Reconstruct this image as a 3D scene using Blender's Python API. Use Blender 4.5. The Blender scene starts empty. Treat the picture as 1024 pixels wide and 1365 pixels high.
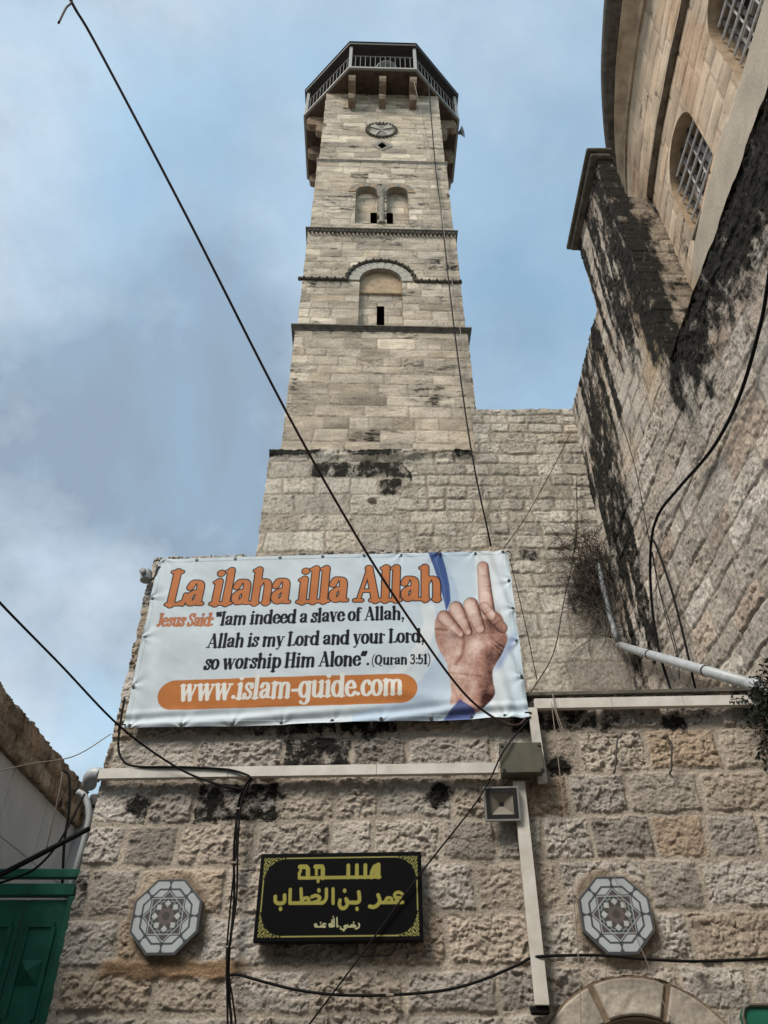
import bpy, bmesh, math, random
import numpy as np
from mathutils import Vector, Matrix

scene = bpy.context.scene
R = math.radians

# ------------------------------------------------------------------ camera
PITCH = R(39.5)
FPX = 1025.0
CAM = np.array([0.0, 0.0, 1.6])
cam_d = bpy.data.cameras.new("camera")
cam = bpy.data.objects.new("camera", cam_d)
scene.collection.objects.link(cam)
cam.location = CAM
cam.rotation_euler = (R(90) + PITCH, 0, 0)
cam_d.sensor_fit = 'HORIZONTAL'
cam_d.sensor_width = 36.0
cam_d.lens = 36.0 * FPX / 1024.0
cam_d.clip_start = 0.05
cam_d.clip_end = 3000
scene.camera = cam

# ------------------------------------------------------------------ world, sun, exposure
SUN_EL, SUN_AZ = R(48), R(222)          # azimuth clockwise from +Y: behind and left of the camera
world = bpy.data.worlds.new("World")
scene.world = world
world.use_nodes = True
nt = world.node_tree
nt.nodes.clear()
n_out = nt.nodes.new('ShaderNodeOutputWorld')
n_bg = nt.nodes.new('ShaderNodeBackground')
CLOUDS = [(-43.9, 53.5, 12.649999999999999, 0.11), (-26.0, 35.5, 6.8999999999999995, 0.11), (-17.0, 46.7, 9.2, 0.065), (-29.1, 47.9, 17.25, -0.153), (-32.4, 41.5, 13.799999999999999, -0.09), (-45.3, 60.9, 18.4, 0.035), (-18.9, 40.3, 10.35, -0.054), (-26.2, 26.0, 10.35, 0.025), (25.6, 66.1, 25.299999999999997, 0.025)]
n_sky = nt.nodes.new('ShaderNodeTexSky')
n_sky.sky_type = 'NISHITA'
n_sky.sun_disc = False
n_sky.sun_elevation = SUN_EL
n_sky.sun_rotation = SUN_AZ
n_sky.air_density = 1.0
n_sky.dust_density = 2.0
n_tc = nt.nodes.new('ShaderNodeTexCoord')
n_map = nt.nodes.new('ShaderNodeMapping')
n_map.inputs['Scale'].default_value = (1.0, 1.0, 1.25)
n_map.inputs['Location'].default_value = (3.1, 0.7, 1.9)
n_no = nt.nodes.new('ShaderNodeTexNoise')
n_no.inputs['Scale'].default_value = 2.1
n_no.inputs['Detail'].default_value = 7
n_no.inputs['Roughness'].default_value = 0.56
n_no.inputs['Distortion'].default_value = 0.5
n_no2 = nt.nodes.new('ShaderNodeTexNoise')
n_no2.inputs['Scale'].default_value = 2.7
n_no2.inputs['Detail'].default_value = 9
n_no2.inputs['Roughness'].default_value = 0.6
n_sep = nt.nodes.new('ShaderNodeSeparateXYZ')
n_add = nt.nodes.new('ShaderNodeMath'); n_add.operation = 'MULTIPLY_ADD'
n_add.inputs[1].default_value = -0.42          # more cloud towards the left (west)
n_ramp = nt.nodes.new('ShaderNodeValToRGB')
n_ramp.color_ramp.elements[0].position = 0.42
n_ramp.color_ramp.elements[0].color = (0.30, 0.30, 0.30, 1)
n_ramp.color_ramp.elements[1].position = 0.66
n_ramp.color_ramp.elements[1].color = (1, 1, 1, 1)
n_cl = nt.nodes.new('ShaderNodeValToRGB')       # cloud: dark grey-blue belly to pale edge
n_cl.color_ramp.elements[0].position = 0.40
n_cl.color_ramp.elements[0].color = (1.85, 2.40, 3.05, 1)
n_cl.color_ramp.elements[1].position = 0.64
n_cl.color_ramp.elements[1].color = (3.55, 4.2, 4.85, 1)
n_mix = nt.nodes.new('ShaderNodeMix'); n_mix.data_type = 'RGBA'
n_skym = nt.nodes.new('ShaderNodeMix'); n_skym.data_type = 'RGBA'; n_skym.blend_type = 'MULTIPLY'
n_skym.inputs['Factor'].default_value = 1.0
n_skym.inputs[7].default_value = (2.15, 2.36, 1.90, 1)     # thin veil of high cloud over the blue
L = nt.links.new
L(n_tc.outputs['Generated'], n_map.inputs['Vector'])
L(n_map.outputs['Vector'], n_no.inputs['Vector'])
L(n_map.outputs['Vector'], n_no2.inputs['Vector'])
L(n_tc.outputs['Generated'], n_sep.inputs[0])
L(n_sep.outputs['X'], n_add.inputs[0])
L(n_no.outputs['Fac'], n_add.inputs[2])
L(n_add.outputs[0], n_ramp.inputs['Fac'])
def sky_dir(az, el):
    return (math.sin(R(az)) * math.cos(R(el)), math.cos(R(az)) * math.cos(R(el)), math.sin(R(el)))
cl_src = n_no2.outputs['Fac']
# cloud masses: azimuth (clockwise from north), elevation, radius, weight (bright + / dark -)
for az_, el_, rad_, wt_ in CLOUDS:
    dt = nt.nodes.new('ShaderNodeVectorMath'); dt.operation = 'DOT_PRODUCT'; dt.inputs[1].default_value = sky_dir(az_, el_)
    L(n_tc.outputs['Generated'], dt.inputs[0])
    mr_ = nt.nodes.new('ShaderNodeMapRange'); mr_.interpolation_type = 'SMOOTHSTEP'
    mr_.inputs[1].default_value = math.cos(R(rad_)); mr_.inputs[2].default_value = math.cos(R(rad_ * 0.15)); mr_.inputs[3].default_value = 0.0; mr_.inputs[4].default_value = wt_
    L(dt.outputs['Value'], mr_.inputs[0])
    ad_ = nt.nodes.new('ShaderNodeMath'); ad_.operation = 'ADD'
    L(cl_src, ad_.inputs[0]); L(mr_.outputs[0], ad_.inputs[1]); cl_src = ad_.outputs[0]
L(cl_src, n_cl.inputs['Fac'])
L(n_sky.outputs['Color'], n_skym.inputs[6])
L(n_ramp.outputs['Color'], n_mix.inputs['Factor'])
L(n_skym.outputs[2], n_mix.inputs[6])
L(n_cl.outputs['Color'], n_mix.inputs[7])
L(n_mix.outputs[2], n_bg.inputs['Color'])
n_bg.inputs['Strength'].default_value = 0.10
L(n_bg.outputs['Background'], n_out.inputs['Surface'])

sun_d = bpy.data.lights.new("sun", 'SUN')
sun_d.energy = 2.4
sun_d.angle = R(22)
sun_d.color = (1.0, 0.92, 0.82)
sun = bpy.data.objects.new("sun", sun_d)
scene.collection.objects.link(sun)
sd = Vector((math.sin(SUN_AZ) * math.cos(SUN_EL), math.cos(SUN_AZ) * math.cos(SUN_EL), math.sin(SUN_EL)))
sun.rotation_euler = sd.to_track_quat('Z', 'Y').to_euler()
sun.location = (-10, -10, 40)

scene.view_settings.view_transform = 'Standard'
scene.view_settings.look = 'None'
scene.view_settings.exposure = 0.75
scene.view_settings.gamma = 1.0
scene.cycles.max_bounces = 6

# ------------------------------------------------------------------ measuring: photo rays -> real surfaces
def ray(u, v):
    dx, dy = (u - 512) / FPX, (682 - v) / FPX
    return np.array([dx, math.cos(PITCH) - dy * math.sin(PITCH), math.sin(PITCH) + dy * math.cos(PITCH)])

class Plane:
    """a vertical wall plane: point, direction along it, normal towards the viewer"""
    def __init__(s, p0, U):
        s.p0 = np.array(p0, float); s.U = np.array(U, float); s.V = np.array([0, 0, 1.0])
        s.N = np.cross(s.U, s.V)
    def uv(s, px, py, off=0.0):
        D = ray(px, py); P0 = s.p0 + s.N * off
        t = ((P0 - CAM) @ s.N) / (D @ s.N)
        P = CAM + D * t
        return float((P - s.p0) @ s.U), float(P[2])
    def at(s, a, z, off=0.0):
        return s.p0 + s.U * a + s.N * off + np.array([0, 0, z])
    def px(s, u, v, off=0.0):
        a, z = s.uv(u, v, off)
        return s.at(a, z, off)

a3 = R(3.0)
FRONT = Plane((0, 6.5, 0), (math.cos(a3), -math.sin(a3), 0))
REAR = Plane((0, 10.1, 0), (1, 0, 0))
SIDE = Plane((3.6, 10.1, 0), (0, -1, 0))
LEFTW = Plane((-3.5, 2.0, 0), (0, 1, 0))

# ------------------------------------------------------------------ noise
M32 = np.uint64(0xffffffff)
def _hash(ix, iy, seed):
    ix = ix.astype(np.int64).astype(np.uint64); iy = iy.astype(np.int64).astype(np.uint64)
    h = (ix * np.uint64(374761393) + iy * np.uint64(668265263) + np.uint64(seed * 974711 + 12345)) & M32
    h = ((h ^ (h >> np.uint64(13))) * np.uint64(1274126177)) & M32
    h = ((h ^ (h >> np.uint64(15))) * np.uint64(2246822519)) & M32
    h = h ^ (h >> np.uint64(16))
    return h.astype(np.float64) / 4294967295.0
def vnoise(x, y, seed=0):
    ix, iy = np.floor(x), np.floor(y)
    fx, fy = x - ix, y - iy
    fx = fx * fx * fx * (fx * (fx * 6 - 15) + 10); fy = fy * fy * fy * (fy * (fy * 6 - 15) + 10)
    a = _hash(ix, iy, seed); b = _hash(ix + 1, iy, seed); c = _hash(ix, iy + 1, seed); d = _hash(ix + 1, iy + 1, seed)
    return (a * (1 - fx) + b * fx) * (1 - fy) + (c * (1 - fx) + d * fx) * fy
def fbm(x, y, seed=0, octv=4, gain=0.5):
    s = 0; a = 1; t = 0
    for o in range(octv):
        s = s + a * vnoise(x, y, seed + o * 7); t += a
        ca, sa = math.cos(0.6 + o), math.sin(0.6 + o)
        x, y = (x * ca - y * sa) * 2.03, (x * sa + y * ca) * 2.03
        a *= gain
    return s / t
def ridge(x, y, seed=0, octv=3, gain=0.55):
    s = 0; a = 1; t = 0
    for o in range(octv):
        s = s + a * (1 - np.abs(2 * vnoise(x, y, seed + o * 7) - 1)); t += a
        ca, sa = math.cos(0.9 + o), math.sin(0.9 + o)
        x, y = (x * ca - y * sa) * 2.1, (x * sa + y * ca) * 2.1
        a *= gain
    return s / t
def facets(x, y, seed=0, tilt=1.0):
    """chipped stone: every jittered cell is a little plane of its own tilt and height"""
    ix, iy = np.floor(x), np.floor(y)
    best = np.full(x.shape, 9e9); out = np.zeros(x.shape)
    for oy in (-1, 0, 1):
        for ox in (-1, 0, 1):
            cx, cy = ix + ox, iy + oy
            px = cx + _hash(cx, cy, seed); py = cy + _hash(cx, cy, seed + 1)
            dx, dy = x - px, y - py
            d = dx * dx + dy * dy
            val = (_hash(cx, cy, seed + 2) - 0.5) * 0.7 + tilt * ((_hash(cx, cy, seed + 3) - 0.5) * dx + (_hash(cx, cy, seed + 4) - 0.62) * dy)
            k = d < best
            best = np.where(k, d, best); out = np.where(k, val, out)
    return out
def sstep(a, b, x):
    t = np.clip((x - a) / (b - a), 0, 1)
    return t * t * (3 - 2 * t)
def rnd(ids, seed):
    return _hash(ids.astype(np.int64), ids.astype(np.int64) * 0 + 77, seed)

# ------------------------------------------------------------------ materials
def nodes_of(name):
    m = bpy.data.materials.new(name); m.use_nodes = True
    t = m.node_tree
    return m, t, t.nodes['Principled BSDF']

def mat_stone(name, grain=55.0, bump=0.35, dist=0.012, stain_scale=5.0, var=0.35, pit=0.0, stretch=1.0, sharp=8.0, stain_col=(0.011, 0.011, 0.009, 1)):
    m, t, b = nodes_of(name)
    N, K = t.nodes.new, t.links.new
    at = N('ShaderNodeAttribute'); at.attribute_name = 'Col'
    tc = N('ShaderNodeTexCoord')
    n1 = N('ShaderNodeTexNoise'); n1.inputs['Scale'].default_value = grain; n1.inputs['Detail'].default_value = 8; n1.inputs['Roughness'].default_value = 0.65
    n2 = N('ShaderNodeTexNoise'); n2.inputs['Scale'].default_value = stain_scale; n2.inputs['Detail'].default_value = 12; n2.inputs['Roughness'].default_value = 0.78
    n3 = N('ShaderNodeTexNoise'); n3.inputs['Scale'].default_value = 2.2; n3.inputs['Detail'].default_value = 5
    mp = N('ShaderNodeMapping'); mp.inputs['Scale'].default_value = (1, 1, stretch); K(tc.outputs['Object'], mp.inputs['Vector'])
    for n in (n1, n2, n3): K(mp.outputs['Vector'], n.inputs['Vector'])
    mr = N('ShaderNodeMapRange'); mr.inputs[1].default_value = 0.25; mr.inputs[2].default_value = 0.75
    mr.inputs[3].default_value = 1 - var; mr.inputs[4].default_value = 1 + var
    K(n1.outputs['Fac'], mr.inputs[0])
    mr3 = N('ShaderNodeMapRange'); mr3.inputs[1].default_value = 0.3; mr3.inputs[2].default_value = 0.7
    mr3.inputs[3].default_value = 0.86; mr3.inputs[4].default_value = 1.14
    K(n3.outputs['Fac'], mr3.inputs[0])
    mm = N('ShaderNodeMath'); mm.operation = 'MULTIPLY'; K(mr.outputs[0], mm.inputs[0]); K(mr3.outputs[0], mm.inputs[1])
    vm = N('ShaderNodeVectorMath'); vm.operation = 'SCALE'; K(at.outputs['Color'], vm.inputs[0]); K(mm.outputs[0], vm.inputs['Scale'])
    # stain: noise above a threshold lowered by the density stored in alpha
    th = N('ShaderNodeMath'); th.operation = 'MULTIPLY_ADD'; th.inputs[1].default_value = 0.52; th.inputs[2].default_value = -0.74
    K(at.outputs['Alpha'], th.inputs[0])
    sm = N('ShaderNodeMath'); sm.operation = 'ADD'; K(n2.outputs['Fac'], sm.inputs[0]); K(th.outputs[0], sm.inputs[1])
    s2 = N('ShaderNodeMath'); s2.operation = 'MULTIPLY'; s2.use_clamp = True; s2.inputs[1].default_value = sharp; K(sm.outputs[0], s2.inputs[0])
    s3 = N('ShaderNodeMath'); s3.operation = 'MULTIPLY'; s3.inputs[1].default_value = 0.98; K(s2.outputs[0], s3.inputs[0])
    mx = N('ShaderNodeMix'); mx.data_type = 'RGBA'; mx.inputs[7].default_value = stain_col
    K(s3.outputs[0], mx.inputs[0]); K(vm.outputs[0], mx.inputs[6])
    K(mx.outputs[2], b.inputs['Base Color'])
    b.inputs['Roughness'].default_value = 0.92
    b.inputs['Specular IOR Level'].default_value = 0.15
    bp = N('ShaderNodeBump'); bp.inputs['Strength'].default_value = bump; bp.inputs['Distance'].default_value = dist
    K(n1.outputs['Fac'], bp.inputs['Height'])
    if pit > 0:
        vo = N('ShaderNodeTexNoise'); vo.inputs['Scale'].default_value = 22; vo.inputs['Detail'].default_value = 6; vo.inputs['Roughness'].default_value = 0.75
        K(mp.outputs['Vector'], vo.inputs['Vector'])
        pr = N('ShaderNodeMapRange'); pr.inputs[1].default_value = 0.36; pr.inputs[2].default_value = 0.46
        K(vo.outputs['Fac'], pr.inputs[0])
        b2 = N('ShaderNodeBump'); b2.inputs['Strength'].default_value = pit; b2.inputs['Distance'].default_value = 0.02
        K(pr.outputs[0], b2.inputs['Height']); K(bp.outputs['Normal'], b2.inputs['Normal'])
        K(b2.outputs['Normal'], b.inputs['Normal'])
    else:
        K(bp.outputs['Normal'], b.inputs['Normal'])
    return m

def mat_plain(name, col, rough=0.6, metal=0.0, noise=12.0, var=0.15, bump=0.0, spec=0.5, dirt=None, dirt_amt=0.5):
    m, t, b = nodes_of(name)
    N, K = t.nodes.new, t.links.new
    tc = N('ShaderNodeTexCoord')
    n = N('ShaderNodeTexNoise'); n.inputs['Scale'].default_value = noise; n.inputs['Detail'].default_value = 7; n.inputs['Roughness'].default_value = 0.65
    K(tc.outputs['Object'], n.inputs['Vector'])
    r = N('ShaderNodeValToRGB')
    r.color_ramp.elements[0].position = 0.3; r.color_ramp.elements[1].position = 0.7
    c0 = dirt if dirt else tuple(c * (1 - var) for c in col)
    if dirt: c0 = tuple(c * (1 - dirt_amt) + d * dirt_amt for c, d in zip(col, dirt))
    r.color_ramp.elements[0].color = (*c0, 1)
    r.color_ramp.elements[1].color = (*[min(1, c * (1 + var)) for c in col], 1)
    K(n.outputs['Fac'], r.inputs['Fac']); K(r.outputs['Color'], b.inputs['Base Color'])
    b.inputs['Roughness'].default_value = rough
    b.inputs['Metallic'].default_value = metal
    b.inputs['Specular IOR Level'].default_value = spec
    if bump:
        bp = N('ShaderNodeBump'); bp.inputs['Strength'].default_value = bump; bp.inputs['Distance'].default_value = 0.01
        K(n.outputs['Fac'], bp.inputs['Height']); K(bp.outputs['Normal'], b.inputs['Normal'])
    return m

def mat_print(name, rough, spec=0.4, bump=0.0):
    m, t, b = nodes_of(name)
    N, K = t.nodes.new, t.links.new
    at = N('ShaderNodeAttribute'); at.attribute_name = 'Col'
    tc = N('ShaderNodeTexCoord')
    n = N('ShaderNodeTexNoise'); n.inputs['Scale'].default_value = 3.0; n.inputs['Detail'].default_value = 8; n.inputs['Roughness'].default_value = 0.7
    K(tc.outputs['Object'], n.inputs['Vector'])
    mr = N('ShaderNodeMapRange'); mr.inputs[1].default_value = 0.3; mr.inputs[2].default_value = 0.7; mr.inputs[3].default_value = 0.9; mr.inputs[4].default_value = 1.06
    K(n.outputs['Fac'], mr.inputs[0])
    vm = N('ShaderNodeVectorMath'); vm.operation = 'SCALE'; K(at.outputs['Color'], vm.inputs[0]); K(mr.outputs[0], vm.inputs['Scale'])
    K(vm.outputs[0], b.inputs['Base Color'])
    b.inputs['Roughness'].default_value = rough
    b.inputs['Specular IOR Level'].default_value = spec
    return m

def mat_glass(name, col=(0.03, 0.04, 0.05)):
    m, t, b = nodes_of(name)
    b.inputs['Base Color'].default_value = (*col, 1)
    b.inputs['Roughness'].default_value = 0.08
    b.inputs['Specular IOR Level'].default_value = 0.6
    return m

MT = dict(
    rock=mat_stone("rock_faced_limestone", 48, 0.9, 0.022, 8.0, 0.42, sharp=10),
    ashlar=mat_stone("weathered_ashlar", 30, 0.45, 0.025, 3.2, 0.36, pit=0.7, stretch=2.6),
    rubble=mat_stone("old_rubble_limestone", 42, 0.6, 0.022, 5.5, 0.36, pit=0.7, stretch=0.5, sharp=9),
    warm=mat_stone("warm_ashlar", 30, 0.25, 0.015, 2.6, 0.20),
    dressed=mat_stone("dressed_limestone", 45, 0.3, 0.012, 5.0, 0.22),
    brownstone=mat_plain("brown_corbel_stone", (0.20, 0.15, 0.11), 0.9, noise=7, var=0.45, bump=0.5, spec=0.1),
    underside=mat_plain("dark_brown_stone", (0.09, 0.065, 0.05), 0.95, noise=5, var=0.4, bump=0.3, spec=0.1),  # dark brown tone for the balcony slab and lantern core
    darkstone=mat_plain("dark_weathered_moulding", (0.11, 0.10, 0.085), 0.95, noise=9, var=0.5, bump=0.5, spec=0.1),
    greystone=mat_plain("grey_moulding_stone", (0.23, 0.21, 0.18), 0.95, noise=9, var=0.4, bump=0.4, spec=0.1),
    concrete=mat_plain("grey_cladding", (0.55, 0.565, 0.58), 0.7, noise=3, var=0.12, spec=0.3),
    paving=mat_plain("worn_paving_stone", (0.22, 0.20, 0.17), 0.8, noise=4, var=0.3, bump=0.3),
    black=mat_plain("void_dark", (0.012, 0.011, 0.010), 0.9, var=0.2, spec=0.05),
    cable=mat_plain("black_cable_rubber", (0.005, 0.005, 0.005), 0.7, spec=0.15, var=0.3),
    redcable=mat_plain("dark_maroon_cable", (0.060, 0.036, 0.032), 0.6, spec=0.2, var=0.3),
    cord=mat_plain("pale_cord", (0.24, 0.20, 0.16), 0.9, var=0.2),
    pvc=mat_plain("white_pvc_trunking", (0.62, 0.595, 0.55), 0.45, noise=6, var=0.06, dirt=(0.3, 0.26, 0.2), dirt_amt=0.45),
    greypvc=mat_plain("grey_pvc_pipe", (0.38, 0.41, 0.43), 0.45, noise=8, var=0.1, dirt=(0.15, 0.14, 0.12), dirt_amt=0.35),
    boxgreen=mat_plain("olive_metal_box", (0.075, 0.07, 0.048), 0.6, noise=9, var=0.25),
    alu=mat_plain("dull_aluminium", (0.32, 0.32, 0.31), 0.5, 0.4, var=0.15),
    lampglass=mat_plain("floodlight_reflector", (0.21, 0.19, 0.15), 0.45, 0.0, var=0.1),
    lampblack=mat_plain("black_gasket", (0.015, 0.015, 0.015), 0.5, var=0.2),
    green=mat_plain("green_gate_paint", (0.006, 0.105, 0.066), 0.55, noise=5, var=0.35, spec=0.4),
    white=mat_plain("white_painted_steel", (0.26, 0.25, 0.235), 0.5, noise=12, var=0.12),
    darkroof=mat_plain("dark_roof_metal", (0.035, 0.030, 0.028), 0.6, noise=8, var=0.3),
    horn=mat_plain("grey_horn", (0.20, 0.205, 0.21), 0.5, var=0.1),
    rust=mat_plain("dark_iron", (0.03, 0.026, 0.024), 0.7, noise=20, var=0.4),
    palebar=mat_plain("pale_iron_bar", (0.58, 0.56, 0.54), 0.6, noise=20, var=0.25),
    glass=mat_glass("window_glass"),
    stucco=mat_plain("pale_stucco", (0.36, 0.34, 0.30), 0.9, noise=6, var=0.12, bump=0.2, spec=0.1),
    wood=mat_plain("dark_door_wood", (0.03, 0.022, 0.016), 0.6, noise=10, var=0.4),
    banner=mat_print("printed_vinyl", 0.65, 0.10),
    sign=mat_print("gloss_sign_face", 0.35, 0.12),
    tile=mat_print("marble_inlay", 0.4, 0.4),
    lead=mat_plain("black_border", (0.006, 0.006, 0.007), 0.4, var=0.2, spec=0.15),
    eyelet=mat_plain("brass_eyelet", (0.045, 0.042, 0.04), 0.4, 0.5, var=0.2),
    twig=mat_plain("dry_twig", (0.06, 0.045, 0.034), 0.9, noise=20, var=0.4),
    leaf=mat_plain("dark_leaf", (0.012, 0.022, 0.011), 0.6, noise=6, var=0.5),
    cap=mat_plain("grey_plastic", (0.12, 0.12, 0.12), 0.5, var=0.15),
    plaster=mat_plain("plain_plaster", (0.28, 0.26, 0.23), 0.9, noise=3, var=0.2, bump=0.2),
)

# ------------------------------------------------------------------ object helpers
ORG = {}
def tag(o, label=None, cat=None, group=None, kind=None):
    if label: o['label'] = label
    if cat: o['category'] = cat
    if group: o['group'] = group
    if kind: o['kind'] = kind
    return o
def thing(name, label, cat, loc, group=None):
    o = bpy.data.objects.new(name, None)
    scene.collection.objects.link(o)
    o.empty_display_size = 0.2
    o.location = loc
    ORG[o] = np.array(loc, float)
    return tag(o, label, cat, group, 'thing')
def link(name, me, parent, origin=None):
    o = bpy.data.objects.new(name, me)
    scene.collection.objects.link(o)
    if parent is not None:
        o.parent = parent; ORG[o] = ORG[parent]
    else:
        org = np.array(origin if origin is not None else (0, 0, 0), float)
        o.location = org; ORG[o] = org
    return o
def obj(name, bm, mat, parent=None, origin=None, smooth=False):
    if parent is None and origin is None:
        co = np.array([v.co[:] for v in bm.verts]); origin = ((co[:, 0].min() + co[:, 0].max()) / 2, (co[:, 1].min() + co[:, 1].max()) / 2, co[:, 2].min())
    org = ORG[parent] if parent is not None else np.array(origin, float)
    bmesh.ops.translate(bm, verts=bm.verts, vec=Vector(-org))
    bmesh.ops.recalc_face_normals(bm, faces=bm.faces)
    me = bpy.data.meshes.new(name); bm.to_mesh(me); bm.free()
    for m in (mat if isinstance(mat, (list, tuple)) else [mat]): me.materials.append(m)
    if smooth:
        me.polygons.foreach_set('use_smooth', [True] * len(me.polygons))
        me.update()
    return link(name, me, parent, origin)
def npobj(name, chunks, mat, parent=None, origin=None, smooth=True):
    """chunks: list of (V n×3, F m×4, C n×4)"""
    Vs, Fs, Cs, o = [], [], [], 0
    for V, F, C in chunks:
        used = np.zeros(len(V), bool); used[F.ravel()] = True
        idx = np.cumsum(used) - 1
        Vs.append(V[used]); Cs.append(C[used]); Fs.append(idx[F] + o); o += int(used.sum())
    V = np.concatenate(Vs); F = np.concatenate(Fs); C = np.concatenate(Cs)
    if parent is None and origin is None: origin = ((V[:, 0].min() + V[:, 0].max()) / 2, (V[:, 1].min() + V[:, 1].max()) / 2, V[:, 2].min())
    org = ORG[parent] if parent is not None else np.array(origin, float)
    V = V - org
    me = bpy.data.meshes.new(name)
    n = len(F)
    me.vertices.add(len(V)); me.vertices.foreach_set('co', V.astype(np.float32).ravel())
    me.loops.add(n * 4); me.loops.foreach_set('vertex_index', F.astype(np.int32).ravel())
    me.polygons.add(n); me.polygons.foreach_set('loop_start', np.arange(0, n * 4, 4, dtype=np.int32))
    me.update(calc_edges=True)
    me.polygons.foreach_set('use_smooth', np.full(n, smooth))
    ca = me.color_attributes.new('Col', 'FLOAT_COLOR', 'POINT')
    ca.data.foreach_set('color', C.astype(np.float32).ravel())
    me.materials.append(mat)
    me.validate()
    me.update()
    return link(name, me, parent, origin)

def frame(x, y, z, o=(0, 0, 0)):
    M = Matrix.Identity(4)
    for i in range(3):
        M[i][0], M[i][1], M[i][2], M[i][3] = x[i], y[i], z[i], o[i]
    return M
def box(bm, c, size, M=None, bev=0.0, seg=1):
    r = bmesh.ops.create_cube(bm, size=1.0)
    vs = r['verts']
    bmesh.ops.scale(bm, vec=Vector(size), verts=vs)
    if bev > 0:
        es = list({e for v in vs for e in v.link_edges})
        rr = bmesh.ops.bevel(bm, geom=es, offset=bev, segments=seg, affect='EDGES', profile=0.5)
        vs = [v for v in rr['verts']] if rr['verts'] else vs
        vs = list({v for f in rr['faces'] for v in f.verts} | {v for v in vs if v.is_valid})
        # whole island
        seen = set(vs); st = list(vs)
        while st:
            v = st.pop()
            for e in v.link_edges:
                w = e.other_vert(v)
                if w not in seen: seen.add(w); st.append(w)
        vs = list(seen)
    bmesh.ops.translate(bm, vec=Vector(c), verts=vs)
    if M is not None: bmesh.ops.transform(bm, matrix=M, verts=vs)
    return vs
def tube(bm, pts, r, seg=8, caps=True, taper=None):
    P = [Vector(p) for p in pts]
    n = len(P); rings = []
    prev = None
    for i in range(n):
        t = (P[min(i + 1, n - 1)] - P[max(i - 1, 0)]).normalized()
        if prev is None:
            a = Vector((0, 0, 1)) if abs(t.z) < 0.9 else Vector((1, 0, 0))
            x = t.cross(a).normalized()
        else:
            x = (prev - t * prev.dot(t)).normalized()
        prev = x
        y = t.cross(x)
        rr = r if taper is None else r * (1 + (taper - 1) * i / (n - 1))
        rings.append([bm.verts.new(P[i] + (x * math.cos(2 * math.pi * k / seg) + y * math.sin(2 * math.pi * k / seg)) * rr) for k in range(seg)])
    for i in range(n - 1):
        for k in range(seg):
            bm.faces.new((rings[i][k], rings[i][(k + 1) % seg], rings[i + 1][(k + 1) % seg], rings[i + 1][k]))
    if caps:
        bm.faces.new(rings[0][::-1]); bm.faces.new(rings[-1])
def lathe(bm, prof, M=None, seg=20):
    rings = []
    vs = []
    for (r, z) in prof:
        ring = [bm.verts.new((r * math.cos(2 * math.pi * k / seg), r * math.sin(2 * math.pi * k / seg), z)) for k in range(seg)]
        rings.append(ring); vs += ring
    for i in range(len(rings) - 1):
        for k in range(seg):
            bm.faces.new((rings[i][k], rings[i][(k + 1) % seg], rings[i + 1][(k + 1) % seg], rings[i + 1][k]))
    bm.faces.new(rings[0][::-1]); bm.faces.new(rings[-1])
    if M is not None: bmesh.ops.transform(bm, matrix=M, verts=vs)
def prism(bm, poly, d0, d1, M):
    """poly in local xy, extruded local z d0..d1, mapped by M"""
    a = [bm.verts.new(M @ Vector((x, y, d0))) for x, y in poly]
    b = [bm.verts.new(M @ Vector((x, y, d1))) for x, y in poly]
    n = len(poly)
    bm.faces.new(a[::-1]); bm.faces.new(b)
    for i in range(n): bm.faces.new((a[i], a[(i + 1) % n], b[(i + 1) % n], b[i]))
def strip(bm, A, B, closed=False):
    """quad strip between two world polylines"""
    a = [bm.verts.new(Vector(p)) for p in A]; b = [bm.verts.new(Vector(p)) for p in B]
    n = len(a)
    for i in range(n if closed else n - 1):
        j = (i + 1) % n
        bm.faces.new((a[i], a[j], b[j], b[i]))
def smooth_path(pts, sub=8):
    P = [np.array(p, float) for p in pts]
    if len(P) < 3: return P
    out = []
    Q = [2 * P[0] - P[1]] + P + [2 * P[-1] - P[-2]]
    for i in range(1, len(Q) - 2):
        p0, p1, p2, p3 = Q[i - 1], Q[i], Q[i + 1], Q[i + 2]
        for k in range(sub):
            t = k / sub
            out.append(0.5 * ((2 * p1) + (-p0 + p2) * t + (2 * p0 - 5 * p1 + 4 * p2 - p3) * t * t + (-p0 + 3 * p1 - 3 * p2 + p3) * t ** 3))
    out.append(P[-1])
    return out

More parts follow.
